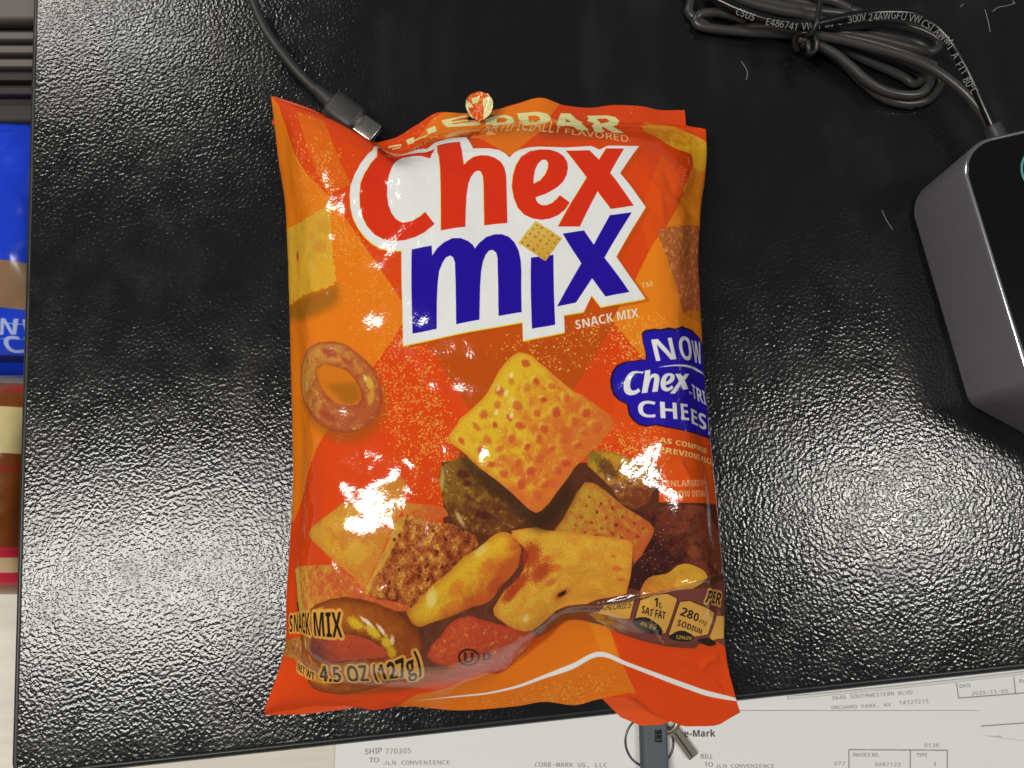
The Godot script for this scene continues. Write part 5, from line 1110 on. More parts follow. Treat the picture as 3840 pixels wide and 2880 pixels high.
func lamp(at: Vector3, size: Vector2, turn: float, energy: float, label: String) -> void:
	var o := base("ceiling_lamp", at)
	o.rotation.y = turn
	tag(o, label, "lamp", "ceiling lamps above the counter")
	var hx := size.x * 500.0
	var hz := size.y * 500.0
	part("housing", block(Vector3(0, 42, 0), Vector3(hx + 25, 0, 0), Vector3(0, 30, 0), Vector3(0, 0, hz + 25), 6.0), paint(Color(0.85, 0.85, 0.83), 0.5), o)
	var glow := paint(Color(0.9, 0.9, 0.88), 0.6)
	glow.emission_enabled = true
	glow.emission = Color(1.0, 0.97, 0.92)
	glow.emission_energy_multiplier = 1.6
	part("diffuser_light", block(Vector3(0, 9, 0), Vector3(hx, 0, 0), Vector3(0, 3, 0), Vector3(0, 0, hz), 1.0), glow, o)
	var l := AreaLight3D.new()
	l.name = "lamp_light"
	l.area_size = size
	l.light_energy = energy
	l.area_normalize_energy = true
	l.light_color = Color(1.0, 0.985, 0.955)
	l.area_range = 12.0
	l.shadow_enabled = true
	o.add_child(l)
	l.rotation.x = -PI / 2

func sheet(called: String, x0: float, z0: float, x1: float, z1: float, y: float, turn: float, label: String, art: Canvas, wave: float) -> void:
	var o := base(called, Vector3((x0 + x1) / 2.0, 0, (z0 + z1) / 2.0) * MM)
	tag(o, label, "paper", "printed invoices under the counter edge")
	o.rotation.y = turn
	var m := StandardMaterial3D.new()
	m.albedo_texture = art.texture()
	m.roughness = 0.75
	m.texture_repeat = false
	var st := SurfaceTool.new()
	st.begin(Mesh.PRIMITIVE_TRIANGLES)
	var n := 30
	for side in 2:
		for j in n + 1:
			for i in n + 1:
				var f := Vector2(float(i) / n, float(j) / n)
				var p := Vector3((f.x - 0.5) * (x1 - x0), y - side * 0.12 + wave * (sin(f.x * 5.0 + f.y * 2.0) * 0.5 + 0.5) * (1.0 - f.y * 0.6), (f.y - 0.5) * (z1 - z0))
				st.set_uv(f)
				st.add_vertex(p * MM)
		for j in n:
			for i in n:
				var a := side * (n + 1) * (n + 1) + j * (n + 1) + i
				var c := a + n + 1
				for t in ([a, a + 1, c, a + 1, c + 1, c] if side == 0 else [a, c, a + 1, a + 1, c, c + 1]):
					st.add_index(t)
	st.generate_normals()
	part("page", st.commit(), m, o)

func pillow(called: String, x0: float, z0: float, x1: float, z1: float, y0: float, top: float, m: Material, label: String) -> void:
	var o := base(called, Vector3((x0 + x1) / 2.0, y0, (z0 + z1) / 2.0) * MM)
	tag(o, label, "snack bag", "packs beside the counter")
	var bumps := FastNoiseLite.new()
	bumps.frequency = 0.06
	bumps.seed = int(top)
	var st := SurfaceTool.new()
	st.begin(Mesh.PRIMITIVE_TRIANGLES)
	st.set_smooth_group(0)
	var n := 26
	for side in 2:
		for j in n + 1:
			for i in n + 1:
				var f := Vector2(float(i) / n, float(j) / n)
				var e := pow(sin(PI * f.x), 0.22) * pow(sin(PI * f.y), 0.35)
				var p := Vector3((f.x - 0.5) * (x1 - x0), 0, (f.y - 0.5) * (z1 - z0))
				p.y = 2.0 + (top - y0) * e + bumps.get_noise_2d(p.x, p.z) * 3.0 * e if side == 0 else 2.0 - 1.9 * minf(e * 4.0, 1.0)
				st.set_uv(f)
				st.add_vertex(p * MM)
		for j in n:
			for i in n:
				var a := side * (n + 1) * (n + 1) + j * (n + 1) + i
				var c := a + n + 1
				for t in ([a, a + 1, c, a + 1, c + 1, c] if side == 0 else [a, c, a + 1, a + 1, c, c + 1]):
					st.add_index(t)
	st.generate_normals()
	part("film", st.commit(), m, o)

func vecs(flat_list: Array) -> Array:
	var out := []
	for i in flat_list.size() / 3:
		out.append(Vector3(flat_list[i * 3], flat_list[i * 3 + 1], flat_list[i * 3 + 2]))
	return out

func _ready() -> void:
	# --- camera, surroundings, lamps
	var cam := Camera3D.new()
	cam.name = "camera"
	cam.position = Vector3(0, 0.27, 0)
	cam.rotation_degrees = Vector3(-79.5, 0, 0)
	cam.fov = 53.06
	cam.near = 0.02
	cam.far = 20.0
	add_child(cam)
	cam.current = true
	var env := Environment.new()
	env.background_mode = Environment.BG_COLOR
	env.background_color = Color(0.36, 0.36, 0.37)
	env.background_energy_multiplier = 1.0
	env.tonemap_mode = Environment.TONE_MAPPER_LINEAR
	env.tonemap_exposure = 0.87
	env.sdfgi_enabled = true
	env.ssao_enabled = true
	env.ssil_enabled = true
	var we := WorldEnvironment.new()
	we.name = "surroundings"
	we.environment = env
	add_child(we)
	lamp(Vector3(-1.20, 2.2, 0.16), Vector2(1.3, 0.42), 0.08, 4.0, "long white ceiling lamp over the left end of the counter")
	lamp(Vector3(1.24, 2.2, -0.08), Vector2(0.64, 0.28), 0.08, 1.8, "shorter white ceiling lamp over the right end of the counter")
	lamp(Vector3(-1.85, 2.2, -1.95), Vector2(1.3, 0.30), 0.0, 2.8, "white ceiling lamp farther back beyond the counter")

	# --- counter top and desk
	var grain := noise_map(1024, 0.072, 3, 2)
	var black := paint(Color(0.20, 0.20, 0.202), 0.21, 0.0, 0.5)
	black.albedo_texture = dust_map()
	black.roughness_texture = smear_map()
	black.uv1_triplanar = true
	black.uv1_world_triplanar = true
	black.uv1_scale = Vector3.ONE * (1000.0 / 128.0)
	black.heightmap_enabled = true
	black.heightmap_texture = grain
	black.heightmap_scale = 0.0095
	var outline := rounded([Vector2(-191.5, -225), Vector2(235, -225), Vector2(232, 41.5), Vector2(-164.5, 82.3)], [4, 4, 4, 6], 6)
	var counter := base("counter_top")
	counter.set_meta("kind", "structure")
	part("top_face", loft([ring_at(outline, -1.2, 2.4), ring_at(outline, -0.35, 2.2), ring_at(outline, 0.0, 3.2)], true, true), black, counter)
	part("edge_trim", loft([ring_at(outline, -58, 1.0), ring_at(outline, -4.0, 0.0), ring_at(outline, -2.2, 0.3), ring_at(outline, -1.0, 1.0), ring_at(outline, -0.45, 2.1), ring_at(outline, -0.9, 2.8)], true, true), paint(Color(0.11, 0.12, 0.125), 0.32), counter)
	var lip := paint(Color(0.85, 0.85, 0.83), 0.7)
	part("worn_edge", tube(vecs([92,-1.7,56.2,120,-1.7,53.7,150,-1.7,50.7,185,-1.7,46.9,228,-1.7,42.8]), 0.55, 8, 1.0, 6), lip, counter)
	var wood := paint(Color(0.95, 0.94, 0.90), 0.55)
	wood.uv1_triplanar = true
	wood.uv1_world_triplanar = true
	wood.uv1_scale = Vector3(3, 3, 22)
	wood.albedo_texture = pale_grain()
	var desk := part("desk", block(Vector3(0, -70, 0), Vector3(420, 0, 0), Vector3(0, 10, 0), Vector3(0, 0, 340), 2.0), wood, self)
	desk.set_meta("kind", "structure")
	print("setting ", Time.get_ticks_msec())

	make_bag()
	print("bag ", Time.get_ticks_msec())

	# --- charging cable with its plug
	var rubber := paint(Color(0.20, 0.20, 0.20), 0.45)
	rubber.heightmap_enabled = true
	rubber.heightmap_texture = noise_map(256, 0.09, 8, 2)
	rubber.heightmap_scale = 0.002
	rubber.uv1_triplanar = true
	rubber.uv1_world_triplanar = true
	rubber.uv1_scale = Vector3.ONE * 40.0
	var steel := paint(Color(0.82, 0.79, 0.74), 0.22, 1.0)
	var usb := base("charging_cable")
	tag(usb, "dark grey charging cable with small metal plug poking behind the orange bag", "cable")
	part("cord", tube(vecs([-101.2,10,-202.7,-98.7,10,-197.4,-96.1,9,-190.8,-92.7,8,-184.2,-88.3,7,-178,-82.9,6.5,-171.1,-77.7,6,-165.4,-72.8,6,-160.6,-69.7,6,-157.7]), 1.85, 16, 1.0, 6), rubber, usb)
	part("strain_relief", loft(stadium_run(vecs([-73.53,6,-161.61,-71.49,6,-159.68,-69.44,6,-157.74,-67.45,6,-155.86]), [[2.0, 2.0], [2.4, 2.3], [2.7, 2.6], [3.0, 2.8]])), rubber, usb)
	part("plug_housing", loft(stadium_run(vecs([-67.68,6,-156.08,-67.25,6,-155.75,-66.4,6,-155.09,-58.3,6,-148.84,-57.45,6,-148.18,-57.02,6,-147.85]), [[4.3, 2.4], [5.4, 3.1], [5.7, 3.3], [5.7, 3.3], [5.5, 3.1], [4.9, 2.7]])), rubber, usb)
	var metal := part("connector", loft(stadium_run(vecs([-58.33,6,-148.84,-57.02,6,-147.85,-50.79,6,-143.16,-50.47,6,-142.91]), [[4.15, 1.25], [4.15, 1.25], [4.15, 1.25], [3.95, 1.08]]), true, false), steel, usb)
	part("socket_lining", loft(stadium_run(vecs([-50.47,6,-142.91,-50.92,6,-143.26,-51.78,6,-143.9,-55.05,6,-146.37]), [[3.95, 1.08], [3.6, 0.85], [3.5, 0.8], [3.5, 0.8]]), false, true), paint(Color(0.05, 0.05, 0.05), 0.5), metal)

	# --- charging dock, its cords and the tie
	var dock := base("charging_dock")
	tag(dock, "grey metal charging dock with glossy black top at the right edge", "charging dock")
	var plan := rounded([Vector2(146.6, -123.5), Vector2(212, -139), Vector2(243, -74), Vector2(212, -13), Vector2(161.2, -42.5)], [13, 14, 14, 14, 7], 10)
	var alu := paint(Color(0.53, 0.52, 0.54), 0.45, 0.25)
	part("body", loft([ring_at(plan, 0.5, 1.5), ring_at(plan, 1.2, 0.4), ring_at(plan, 2.4, 0.0), ring_at(plan, 34.2, -0.4)], true, false), alu, dock)
	part("trim", loft([ring_at(plan, 34.2, -0.4), ring_at(plan, 34.7, -0.1), ring_at(plan, 35.1, 0.35), ring_at(plan, 35.0, 0.85), ring_at(plan, 34.6, 0.95)], false, false), paint(Color(0.93, 0.93, 0.94), 0.18, 1.0), dock)
	part("top_panel", loft([ring_at(plan, 34.2, 0.9), ring_at(plan, 34.85, 0.95), ring_at(plan, 34.9, 1.2)], false, true), paint(Color(0.035, 0.036, 0.038), 0.14), dock)
	part("indicator", tube(circle(Vector3(176.0, 35.0, -114.4), 9.0), 0.4, 8, 0.5, 3), paint(Color(0.35, 0.62, 0.62), 0.4), dock)
	part("cord_sleeve", tube(vecs([173.8,13,-142.4,175.3,13,-138.2,176.8,13,-133.6,177.5,13,-130.6]), 3.3, 18, 1.0, 4), rubber, dock)
	var gloss := paint(Color(0.075, 0.075, 0.078), 0.22)
	var matte := paint(Color(0.25, 0.245, 0.24), 0.3)
	var printed := part("printed_cord", tube(vecs([68.6,6,-207.9,73.8,8,-201,79.2,9,-196.3,87,10,-191.2,95.2,11,-187.2,103.4,12,-184.6,111.9,12.5,-183.9,117.6,13,-184.8,125.9,14,-186.3,134.2,15,-186.7,142.8,15,-186.9,149.6,15,-185.8,156.1,15,-181.6,161.2,15,-174.8,164.9,15,-166.6,168.2,14.5,-158.2,171,14,-149.8,173.8,13.5,-141.8]), 1.75, 14, 1.0, 6), gloss, dock)
	for c in [[109.5,8,-183.5,116,9,-181.7,124.4,9.5,-179.5,135.6,10,-175.8,146.6,10.5,-171.8,154.6,11,-167.5,160.7,11.5,-162.5,167.1,12,-155.3,171.1,12.5,-148.2,174,13,-141.2],
		[109,6,-182.6,115.7,6.5,-179.9,122.5,6.5,-175.7,128.2,6,-170.8,133.8,5.5,-165.4,139.6,5,-161.8,146.5,5,-159.8,152.9,5,-160,157,5,-163.1,158.1,4.8,-166.8,155.8,4.8,-170,148.9,5,-173.4,137.8,5.5,-177,126,6,-181.3,115,6,-183.6],
		[110.2,3,-183.9,118.3,3,-181,127,2.6,-174.7,134.2,2.2,-166.8,140.4,2,-161,146.6,2,-158.3,152.5,2,-158,158.6,2,-159.8,163,2,-164.9,163.4,2,-168.8,159.9,2,-172.8,151.2,2,-175.4,136.4,2.2,-178.6,121.7,2.6,-183.6],
		[118.3,3.5,-183.5,127.3,3,-180.7,136,2.6,-175.7,144.7,2.4,-171.5,149.8,2.4,-168.6,153.1,2.4,-166,156.2,2.4,-167.3,155.9,2.4,-170.6,148,2.2,-174.6,136.4,2.2,-178.9,124.8,2.4,-183.7],
		[108.8,7,-185.2,116.9,7.5,-186.1,128.6,8,-186.6,137.5,8,-187.6,146.6,7.5,-187.3,154.9,7,-185.3,161.1,6,-182.3,161.9,5.5,-179,157.9,5.5,-177.4,149.8,5.5,-179.6,138.3,5.5,-182.9,126.6,5.5,-185.2,115.3,5.5,-185.6],
		[118.4,4,-187.3,130.4,4,-187.6,142.2,4,-185.4,150.9,4,-183.2,156.3,3.6,-181.6,159.2,2.4,-180.1,157.4,2,-177.7,148.5,2,-179,136.8,2,-182,125.1,2,-185.4,115.4,2.4,-186.4],
		[122.4,5.5,-184.6,135.4,5,-182,147.2,4.5,-178.4,156.6,4,-174.8,161.2,3.8,-172.3],
		[114.3,5,-184.9,107.3,4.5,-185.5,94.4,4,-186.4,82.7,3.5,-188,73.9,3,-189.7,71.1,3,-192,72.8,3.4,-194.7,78.1,4,-195.2,84.5,4.5,-193.7,90.2,5,-191.2],
		[115.2,3,-188,103.5,2.6,-189.6,91.1,2,-190,80.7,2,-188.7,73.7,2,-192,69,2,-196.8,69.9,2,-202.2,67.6,2,-206.3],
		[80.7,9,-200.9,88.9,8.5,-196.6,99.5,8,-193.6,108.9,8,-191.7,115.8,8,-189.7,120.6,7.5,-187.4],
		[87.9,5,-204,96.1,5,-199.6,106.7,5,-196.9,116.2,5,-195.1,128.3,4.5,-193.9,133.7,4,-192],
		[99.5,3,-205.5,107.7,3,-201.4,117.3,3,-199.3,125.6,3,-198.1,131.5,3,-196.7,137.6,2.6,-195],
		[111.6,6,-203.2,118.5,6,-199.8,124.6,5.5,-198.5,130,5,-195.9],
		[77.4,4,-204.8,84.9,4,-198,96.1,4,-194.3,106.8,4,-192.3,115.7,4,-191.3]]:
		part("cord", tube(vecs(c), 1.72, 12, 1.0, 6), matte, dock)
	var ink := paint(Color(0.50, 0.50, 0.49), 0.6)
	for w in [["CSUS", 86.90, 13.60, -187.36, -0.42], ["E486741", 100.25, 13.60, -183.24, -0.20], ["VW-1", 111.17, 13.60, -182.46, 0.02], ["80°C", 119.36, 13.60, -183.88, 0.20], ["300V", 126.78, 16.40, -183.66, 0.22], ["24AWG", 136.30, 16.40, -184.55, 0.10], ["FU VW", 145.99, 16.40, -184.04, -0.20], ["CSI", 152.55, 16.40, -180.92, -0.60], ["AWM", 157.78, 16.40, -176.16, -0.80], ["I", 160.09, 16.40, -172.07, -1.00], ["A", 161.43, 16.40, -168.62, -1.05], ["FT1", 163.28, 16.40, -163.63, -1.10], ["80°C", 165.46, 16.40, -156.69, -1.12]]:
		var f := SystemFont.new()
		f.font_names = PackedStringArray(["Droid Sans"])
		var t := TextMesh.new()
		t.font = f
		t.text = w[0]
		t.font_size = 32
		t.pixel_size = 0.000023
		t.depth = 0.00008
		t.curve_step = 2.0
		var o := part("cord_lettering", t, ink, printed)
		o.position = Vector3(w[1], w[2], w[3]) * MM
		o.rotation = (Basis(Vector3.UP, w[4]) * Basis(Vector3.RIGHT, -PI / 2 + 0.45)).get_euler()
	var tie := base("cable_tie")
	tag(tie, "black twisted tie knotted round the bundled cord at the top", "cable tie")
	var tie_m := paint(Color(0.13, 0.13, 0.128), 0.35)
	for c in [[114.7,16,-195.5,113.9,16,-190.3,112.9,16,-185.8,112,16,-182,111,14,-179.6,109.8,12,-179.7], [109.4,4,-178.7,107.4,6,-181.3,107.7,8,-182.8,109.8,10,-182.3,112.7,10,-181.4,114.1,9,-179.5,112.8,9,-177.3,109.4,10,-176.6,108.5,11,-177.2], [112.4,12,-179.4,113.2,12,-177.2,113,11,-174.6,110.8,11,-173,110,12,-174.6,109.7,12.5,-177.1]]:
		part("wire", tube(vecs(c), 1.05, 10, 1.0, 6), tie_m, tie)

	# --- papers and keys on the desk
	invoices()
	keys()
	neighbours()
	lint()
	print("done ", Time.get_ticks_msec())

func circle(c: Vector3, r: float) -> Array:
	var out := []
	for i in 25:
		out.append(c + Vector3(cos(i * TAU / 24) * r, 0, sin(i * TAU / 24) * r))
	return out

# flat-sided oval sections (half width, half height) along a run of points
func stadium_run(run: Array, sizes: Array) -> Array:
	var rings := []
	var dir: Vector3 = (run[-1] - run[0]).normalized()
	var side := dir.cross(Vector3.UP).normalized()
	var up := side.cross(dir)
	for i in run.size():
		var hw: float = sizes[i][0]
		var hh: float = sizes[i][1]
		var ring := PackedVector3Array()
		for s in 28:
			var t := s * TAU / 28.0
			var x := cos(t) * hh + (hw - hh) * (1.0 if cos(t) > 0.001 else -1.0 if cos(t) < -0.001 else 0.0)
			ring.append(run[i] + side * x + up * sin(t) * hh)
		rings.append(ring)
	return rings

# where hands have wiped the counter it is a little duller or shinier
func smear_map() -> ImageTexture:
	var n := FastNoiseLite.new()
	n.frequency = 0.012
	n.fractal_octaves = 4
	n.seed = 19
	var im := n.get_seamless_image(512, 512)
	for y in 512:
		for x in 512:
			var g := 0.5 + 0.5 * im.get_pixel(x, y).r
			im.set_pixel(x, y, Color(g, g, g))
	return ImageTexture.create_from_image(im)

# a thin film of dust: faint wiped streaks and specks
func dust_map() -> ImageTexture:
	var n := FastNoiseLite.new()
	n.frequency = 0.01
	n.fractal_octaves = 4
	n.seed = 52
	var sp := FastNoiseLite.new()
	sp.frequency = 0.35
	sp.seed = 6
	var im := Image.create(1024, 1024, false, Image.FORMAT_RGB8)
	for y in 1024:
		for x in 1024:
			var fx := x / 1024.0
			var fy := y / 1024.0
			var s := n.get_noise_3d(cos(fx * TAU) * 70.0, sin(fx * TAU) * 70.0, sin(fy * TAU + 1.0) * 45.0 + 40.0)
			var g := 0.56 + smoothstep(-0.1, 0.6, s) * 0.16
			if sp.get_noise_2d(x, y) > 0.74:
				g += 0.35
			im.set_pixel(x, y, Color(g, g, g))
	return ImageTexture.create_from_image(im)

func pale_grain() -> ImageTexture:
	var n := FastNoiseLite.new()
	n.frequency = 0.02
	n.fractal_octaves = 4
	n.seed = 4
	var im := Image.create(256, 256, false, Image.FORMAT_RGB8)
	for y in 256:
		for x in 256:
			var g := 0.95 + n.get_noise_2d(x, y) * 0.035
			im.set_pixel(x, y, Color(g, g * 0.985, g * 0.96))
	return ImageTexture.create_from_image(im)

func invoices() -> void:
	var ink := Color(0.36, 0.36, 0.37)
	var white := Color(0.96, 0.96, 0.96)
	var page_a := Canvas.new(258.6, 120.0, 5.0, white)
	page_a.text("SHIP", [11.91,16.35,18.56,15.93,11.74,14.3], ink, "regular", 0.0, 0.9)
	page_a.text("770305", [19.85,16.18,30.17,15.84,19.7,14.3], ink, "mono", 0.0, 0.75)
	page_a.text("TO", [13.56,19.33,17.48,19.25,13.5,17.63], ink, "regular", 0.0, 0.9)
	page_a.text("JLN CONVENIENCE", [19.33,20.18,45.77,20.01,19.2,18.74], ink, "mono", 0.0, 0.75)
	page_a.text("CORE-MARK US, LLC", [79.51,20.87,108.29,21.09,79.52,19.3], ink, "mono", 0.0, 0.75)
	page_a.text("re-Mark", [137.75,9.85,151.76,9.72,137.85,7.36], Color(0.2, 0.2, 0.22), "bold", 0.0, 0.9)
	page_a.text("BILL", [145.6,17.96,150.4,17.96,145.67,16.25], ink, "regular", 0.0, 0.9)
	page_a.text("TO", [146.9,20.96,150.26,20.96,146.98,19.3], ink, "regular", 0.0, 0.9)
	page_a.text("JLN CONVENIENCE", [151.24,21.38,174.67,21.38,151.3,20.06], ink, "mono", 0.0, 0.75)
	page_a.text("0136", [235.19,13.73,241.04,13.73,235.33,12.33], ink, "mono", 0.0, 0.75)
	page_a.text("INVOICE NO.", [206.23,17.27,216.87,17.27,206.33,15.95], ink, "regular", 0.0, 0.9)
	page_a.text("TYPE", [231.68,17.35,235.94,17.35,231.81,16.02], ink, "regular", 0.0, 0.9)
	page_a.text("3097122", [214.59,20.87,225.05,20.87,214.71,19.48], ink, "mono", 0.0, 0.75)
	page_a.text("1", [237.95,20.87,238.9,20.87,238.09,19.48], ink, "mono", 0.0, 0.75)
	page_a.text("077", [198.65,20.5,202.9,20.5,198.75,19.11], ink, "mono", 0.0, 0.75)
	page_a.flat([[204.85,14.85,244.31,15.07,244.31,14.75,204.86,14.53]], ink, 0.9)
	page_a.flat([[204.77,14.68,203.88,25.9,204.2,25.92,205.09,14.71]], ink, 0.9)
	page_a.flat([[229.32,14.75,228.12,25.89,228.43,25.93,229.64,14.78]], ink, 0.9)
	page_a.flat([[244.07,14.9,242.78,25.89,243.1,25.93,244.39,14.93]], ink, 0.9)
	page_a.flat([[204.27,23.15,243.32,23.15,243.32,22.83,204.27,22.83]], ink, 0.9)
	sheet("invoice", -70.4, 72.9, 188.2, 192.9, -58.6, 0.0, "white invoice lying on top, with the key ring on it", page_a, 0.5)
	var page_b := Canvas.new(222.0, 140.0, 5.0, white)
	page_b.text("3646 SOUTHWESTERN BLVD", [89.54,31,122.43,28.73,89.49,29.56], ink, "mono", 0.0, 0.75)
	page_b.text("ORCHARD PARK, NY", [89.11,34.63,113.34,33.5,89.05,33.34], ink, "mono", 0.0, 0.75)
	page_b.text("14127215", [116.76,32.89,128.51,32.14,116.74,31.38], ink, "mono", 0.0, 0.75)
	page_b.text("DATE", [141.76,26.45,146.3,26.07,141.82,25.08], ink, "regular", 0.0, 0.9)
	page_b.text("2025-11-05", [146.43,29.26,161.15,28.2,146.42,27.89], ink, "mono", 0.0, 0.75)
	page_b.text("PA", [166.4,24.54,169.24,24.32,166.48,23.17], ink, "regular", 0.0, 0.9)
	page_b.text("AY PAD", [147.5,46.38,156.5,46.08,147.67,44.89], ink, "mono", 0.0, 0.75)
	page_b.flat([[140.53,24.4,140.72,30.25,141.04,30.24,140.85,24.39]], ink, 0.9)
	page_b.flat([[140.88,30.48,169.98,28.36,169.96,28.04,140.86,30.16]], ink, 0.9)
	page_b.flat([[164.12,22.1,163.99,28.57,164.31,28.58,164.44,22.1]], ink, 0.9)
	page_b.flat([[148.11,41.17,168.57,39.82,168.55,39.5,148.09,40.85]], ink, 0.9)
	sheet("invoice", 40.0, 38.0, 262.0, 178.0, -59.6, 0.0, "white invoice with the date box, partly under the counter edge", page_b, 0.25)
	var page_c := Canvas.new(110.0, 90.0, 5.0, white)
	sheet("invoice", 154.2, 85.4, 264.2, 175.4, -59.15, -0.13, "white sheet at the lower right corner with no writing in view", page_c, 0.1)

func keys() -> void:
	var ring := base("key_ring")
	tag(ring, "thin steel key ring lying on the invoice below the bag", "key ring")
	part("wire", tube(circle(Vector3(54.9, -58.5, 84.5), 9.6), 0.55, 10, 1.0, 3), paint(Color(0.35, 0.35, 0.36), 0.3, 0.9), ring)
	var grey := paint(Color(0.36, 0.39, 0.41), 0.4)
	var fob := base("key_fob")
	tag(fob, "dark grey plastic key fob with black mark beside the steel ring", "key fob")
	part("shell", block(Vector3(56.6, -56.2, 88.3), Vector3(4.9, 0, 0), Vector3(0, 3.2, 0), Vector3(0.1, 0, 14.0), 1.2), grey, fob)
	part("side_rail", block(Vector3(56.6, -56.2, 88.3) + Vector3(-4.2, -0.6, 0.2), Vector3(1.6, 0, 0), Vector3(0, 2.4, 0), Vector3(0, 0, 13.6), 0.8), paint(Color(0.26, 0.29, 0.31), 0.45), fob)
	var mark := paint(Color(0.05, 0.05, 0.055), 0.5)
	var c := Vector3(56.6, -56.2, 88.3) + Vector3(1.0, 3.25, -7.6)
	for q in [[-1.3, -1.8, 1.3, -0.6], [1.3, -1.8, -1.3, -0.6], [-1.3, 0.2, 1.3, 1.4], [1.3, 0.2, -1.3, 1.4], [-1.4, 2.2, 1.4, 2.3], [0.0, -0.9, 0.0, 0.6]]:
		part("printed_mark", tube([c + Vector3(q[0], 0, q[1]), c + Vector3(q[2], 0, q[3])], 0.42, 6, 0.3, 2), mark, fob)
	part("printed_mark", tube([Vector3(56.6, -56.2, 88.3) + Vector3(-3.6, 2.5, -6.0), Vector3(56.6, -56.2, 88.3) + Vector3(-2.0, 3.1, -3.6)], 0.4, 6, 0.4, 2), mark, fob)
	var key := base("key")
	tag(key, "silver flat key lying under the bag's lower right corner", "key")
	var a := Vector3(64.7, -57.0, 79.9)
	var b := Vector3(72.0, -57.0, 89.8)
	var d := (b - a).normalized()
	var s := d.cross(Vector3.UP)
	var nickel := paint(Color(0.66, 0.63, 0.57), 0.32, 0.9)
	part("blade", block((a + b) / 2.0, d * (a.distance_to(b) / 2.0), Vector3(0, 0.9, 0), s * 2.1, 0.3), nickel, key)
	part("groove", block((a + b) / 2.0 + Vector3(0, 0.95, 0) + s * 0.35, d * (a.distance_to(b) / 2.0 - 0.6), Vector3(0, 0.12, 0), s * 0.35, 0.1), paint(Color(0.32, 0.30, 0.27), 0.4, 0.9), key)
	part("bow", tube(circle(a - d * 5.0, 4.6), 1.3, 10, 0.7, 3), nickel, key)

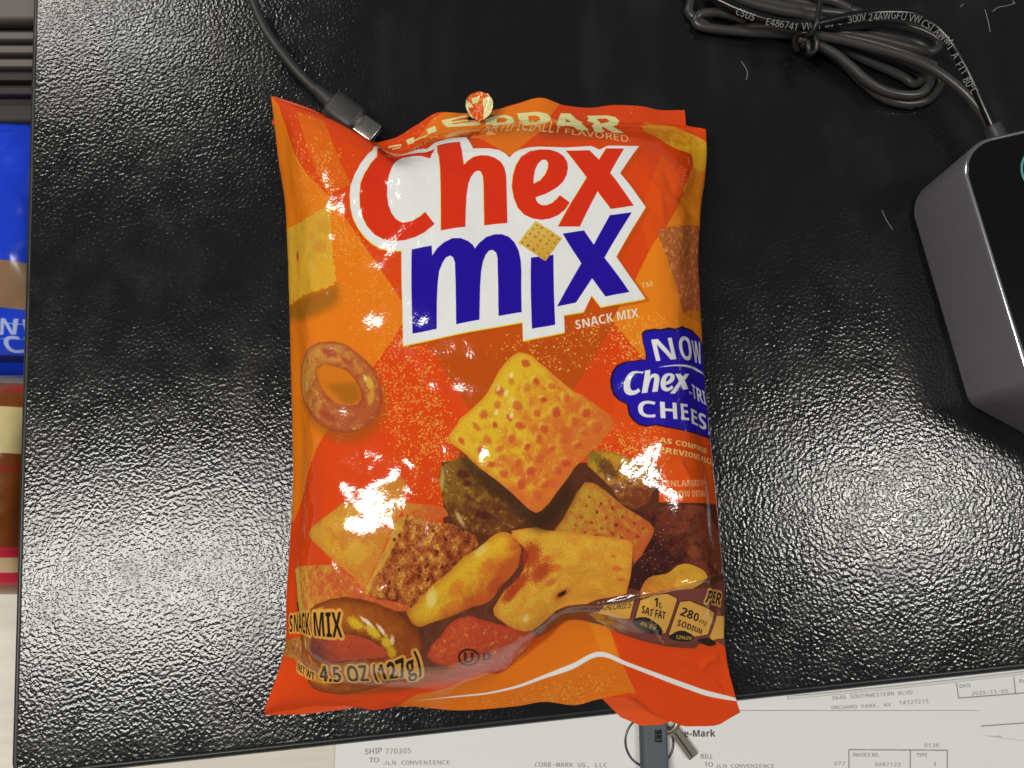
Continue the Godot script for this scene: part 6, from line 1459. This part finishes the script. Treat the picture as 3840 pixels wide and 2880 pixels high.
func neighbours() -> void:
	var blue := Canvas.new(60, 116.4, 4.0, Color("1E46E0"))
	blue.flat([[0, 75.5, 60, 75.5, 60, 93.8, 0, 93.8]], Color("9A7A5C"), 1.0)
	blue.flat([[0, 111.4, 60, 111.4, 60, 113.3, 0, 113.3]], Color("101C60"), 1.0)
	blue.flat([[0, 99.5, 60, 99.5, 60, 100.0, 0, 100.0]], Color("8AA0F0"), 1.0)
	blue.flat([[0, 105.3, 60, 105.3, 60, 105.7, 0, 105.7]], Color("8AA0F0"), 1.0)
	blue.text("S WH", [34, 104.5, 58, 103.5, 33.6, 98.5], Color("B8C8F4"), "bold", 0.0, 1.0)
	blue.text("A CR", [34, 111.1, 58, 110.1, 33.6, 105.1], Color("B8C8F4"), "bold", 0.0, 1.0)
	var bm := StandardMaterial3D.new()
	bm.albedo_texture = blue.texture()
	bm.roughness = 0.2
	bm.texture_repeat = false
	pillow("snack_bag", -258.0, -180.9, -191.0, -64.5, -60, -22, bm, "shiny blue snack bag squeezed beside the counter's left edge")
	var tan := Canvas.new(60, 91.7, 4.0, Color("8A4A1E"))
	tan.flat([[0, 0.3, 60, 0.3, 60, 6.5, 0, 6.5]], Color("8E8886"), 1.0)
	tan.flat([[0, 17.1, 60, 17.1, 60, 36.0, 0, 36.0]], Color("E8D698"), 1.0)
	tan.flat([[0, 7.1, 20, 9.1, 60, 10.1, 60, 6.8, 38, 10.8, 24, 4.8, 0, 7.8]], Color("C8202E"), 1.0)
	tan.flat([[0, 38.7, 20, 40.7, 60, 41.7, 60, 41.4, 38, 45.4, 24, 39.4, 0, 42.4]], Color("C8202E"), 1.0)
	tan.flat([[0, 70.3, 60, 72.3, 60, 87.1, 0, 85.1]], Color("D8344A"), 1.0)
	tan.flat([[0, 74.3, 60, 76.3, 60, 82.3, 0, 79.3]], Color("E8C89A"), 1.0)
	var tm := StandardMaterial3D.new()
	tm.albedo_texture = tan.texture()
	tm.roughness = 0.25
	tm.texture_repeat = false
	pillow("snack_bag", -258.0, -64.2, -191.0, 27.5, -60, -24, tm, "brown snack bag with red and cream print beside the counter's left edge")
	var crate := base("storage_crate")
	tag(crate, "grey slatted plastic crate at the top left corner beyond the counter", "crate")
	var pale := paint(Color(0.40, 0.37, 0.35), 0.5)
	var dim := paint(Color(0.16, 0.145, 0.14), 0.6)
	part("rim", block(Vector3(-236, -28, -222), Vector3(36, 0, 0), Vector3(0, 4, 0), Vector3(0, 0, 9), 1.5), pale, crate)
	part("wall", block(Vector3(-236, -46, -196), Vector3(36, 0, 0), Vector3(0, 13.5, 0), Vector3(0, 0, 26), 1.5), dim, crate)
	for i in 5:
		part("slat", block(Vector3(-236, -30.5, -208 + i * 6.5), Vector3(36, 0, 0), Vector3(0, 2.2, 0), Vector3(0, 0, 1.7), 0.5), pale if i < 3 else dim, crate)


func lint() -> void:
	var r := RandomNumberGenerator.new()
	r.seed = 15
	var st := SurfaceTool.new()
	st.begin(Mesh.PRIMITIVE_TRIANGLES)
	st.set_smooth_group(-1)
	var spots := []
	for i in 90:
		spots.append([r.randf_range(20, 190), r.randf_range(-200, -60), r.randf_range(0.12, 0.34)])
	for i in 50:
		spots.append([r.randf_range(-180, 40), r.randf_range(-200, 60), r.randf_range(0.10, 0.26)])
	for q in spots:
		var p := Vector3(q[0], 0.12, q[1])
		var s: float = q[2]
		var up := p + Vector3(0, s, 0)
		var corners := []
		for i in 4:
			corners.append(p + Vector3(cos(i * TAU / 4 + s * 30) * s * r.randf_range(0.6, 1.2), 0, sin(i * TAU / 4 + s * 30) * s))
		for i in 4:
			for v in [corners[i], up, corners[(i + 1) % 4]]:
				st.add_vertex(v * MM)
	for f in [[188.3,0.2,-198.4,191,0.2,-200.4,194.1,0.2,-200.9,197.3,0.2,-202.1], [196.8,0.2,-203.2,197.6,0.2,-201.8], [175.8,0.2,-200.4,177.2,0.2,-201.8], [185.4,0.2,-199.4,185.9,0.2,-196,186.2,0.2,-193.3,186.4,0.2,-189.6], [88.7,0.2,-176.9,90.6,0.2,-173.2,90.6,0.2,-170.6,90.1,0.2,-169], [137.8,0.2,-115.8,139,0.2,-112.1,141.1,0.2,-108]]:
		st.append_from(tube(vecs(f), 0.11, 5, 1.0, 4), 0, Transform3D())
	st.generate_normals()
	var o := part("lint", st.commit(), paint(Color(0.62, 0.62, 0.60), 0.9), self)
	o.set_meta("kind", "stuff")
	tag(o, "pale lint specks and short fibres scattered on the black counter", "lint")
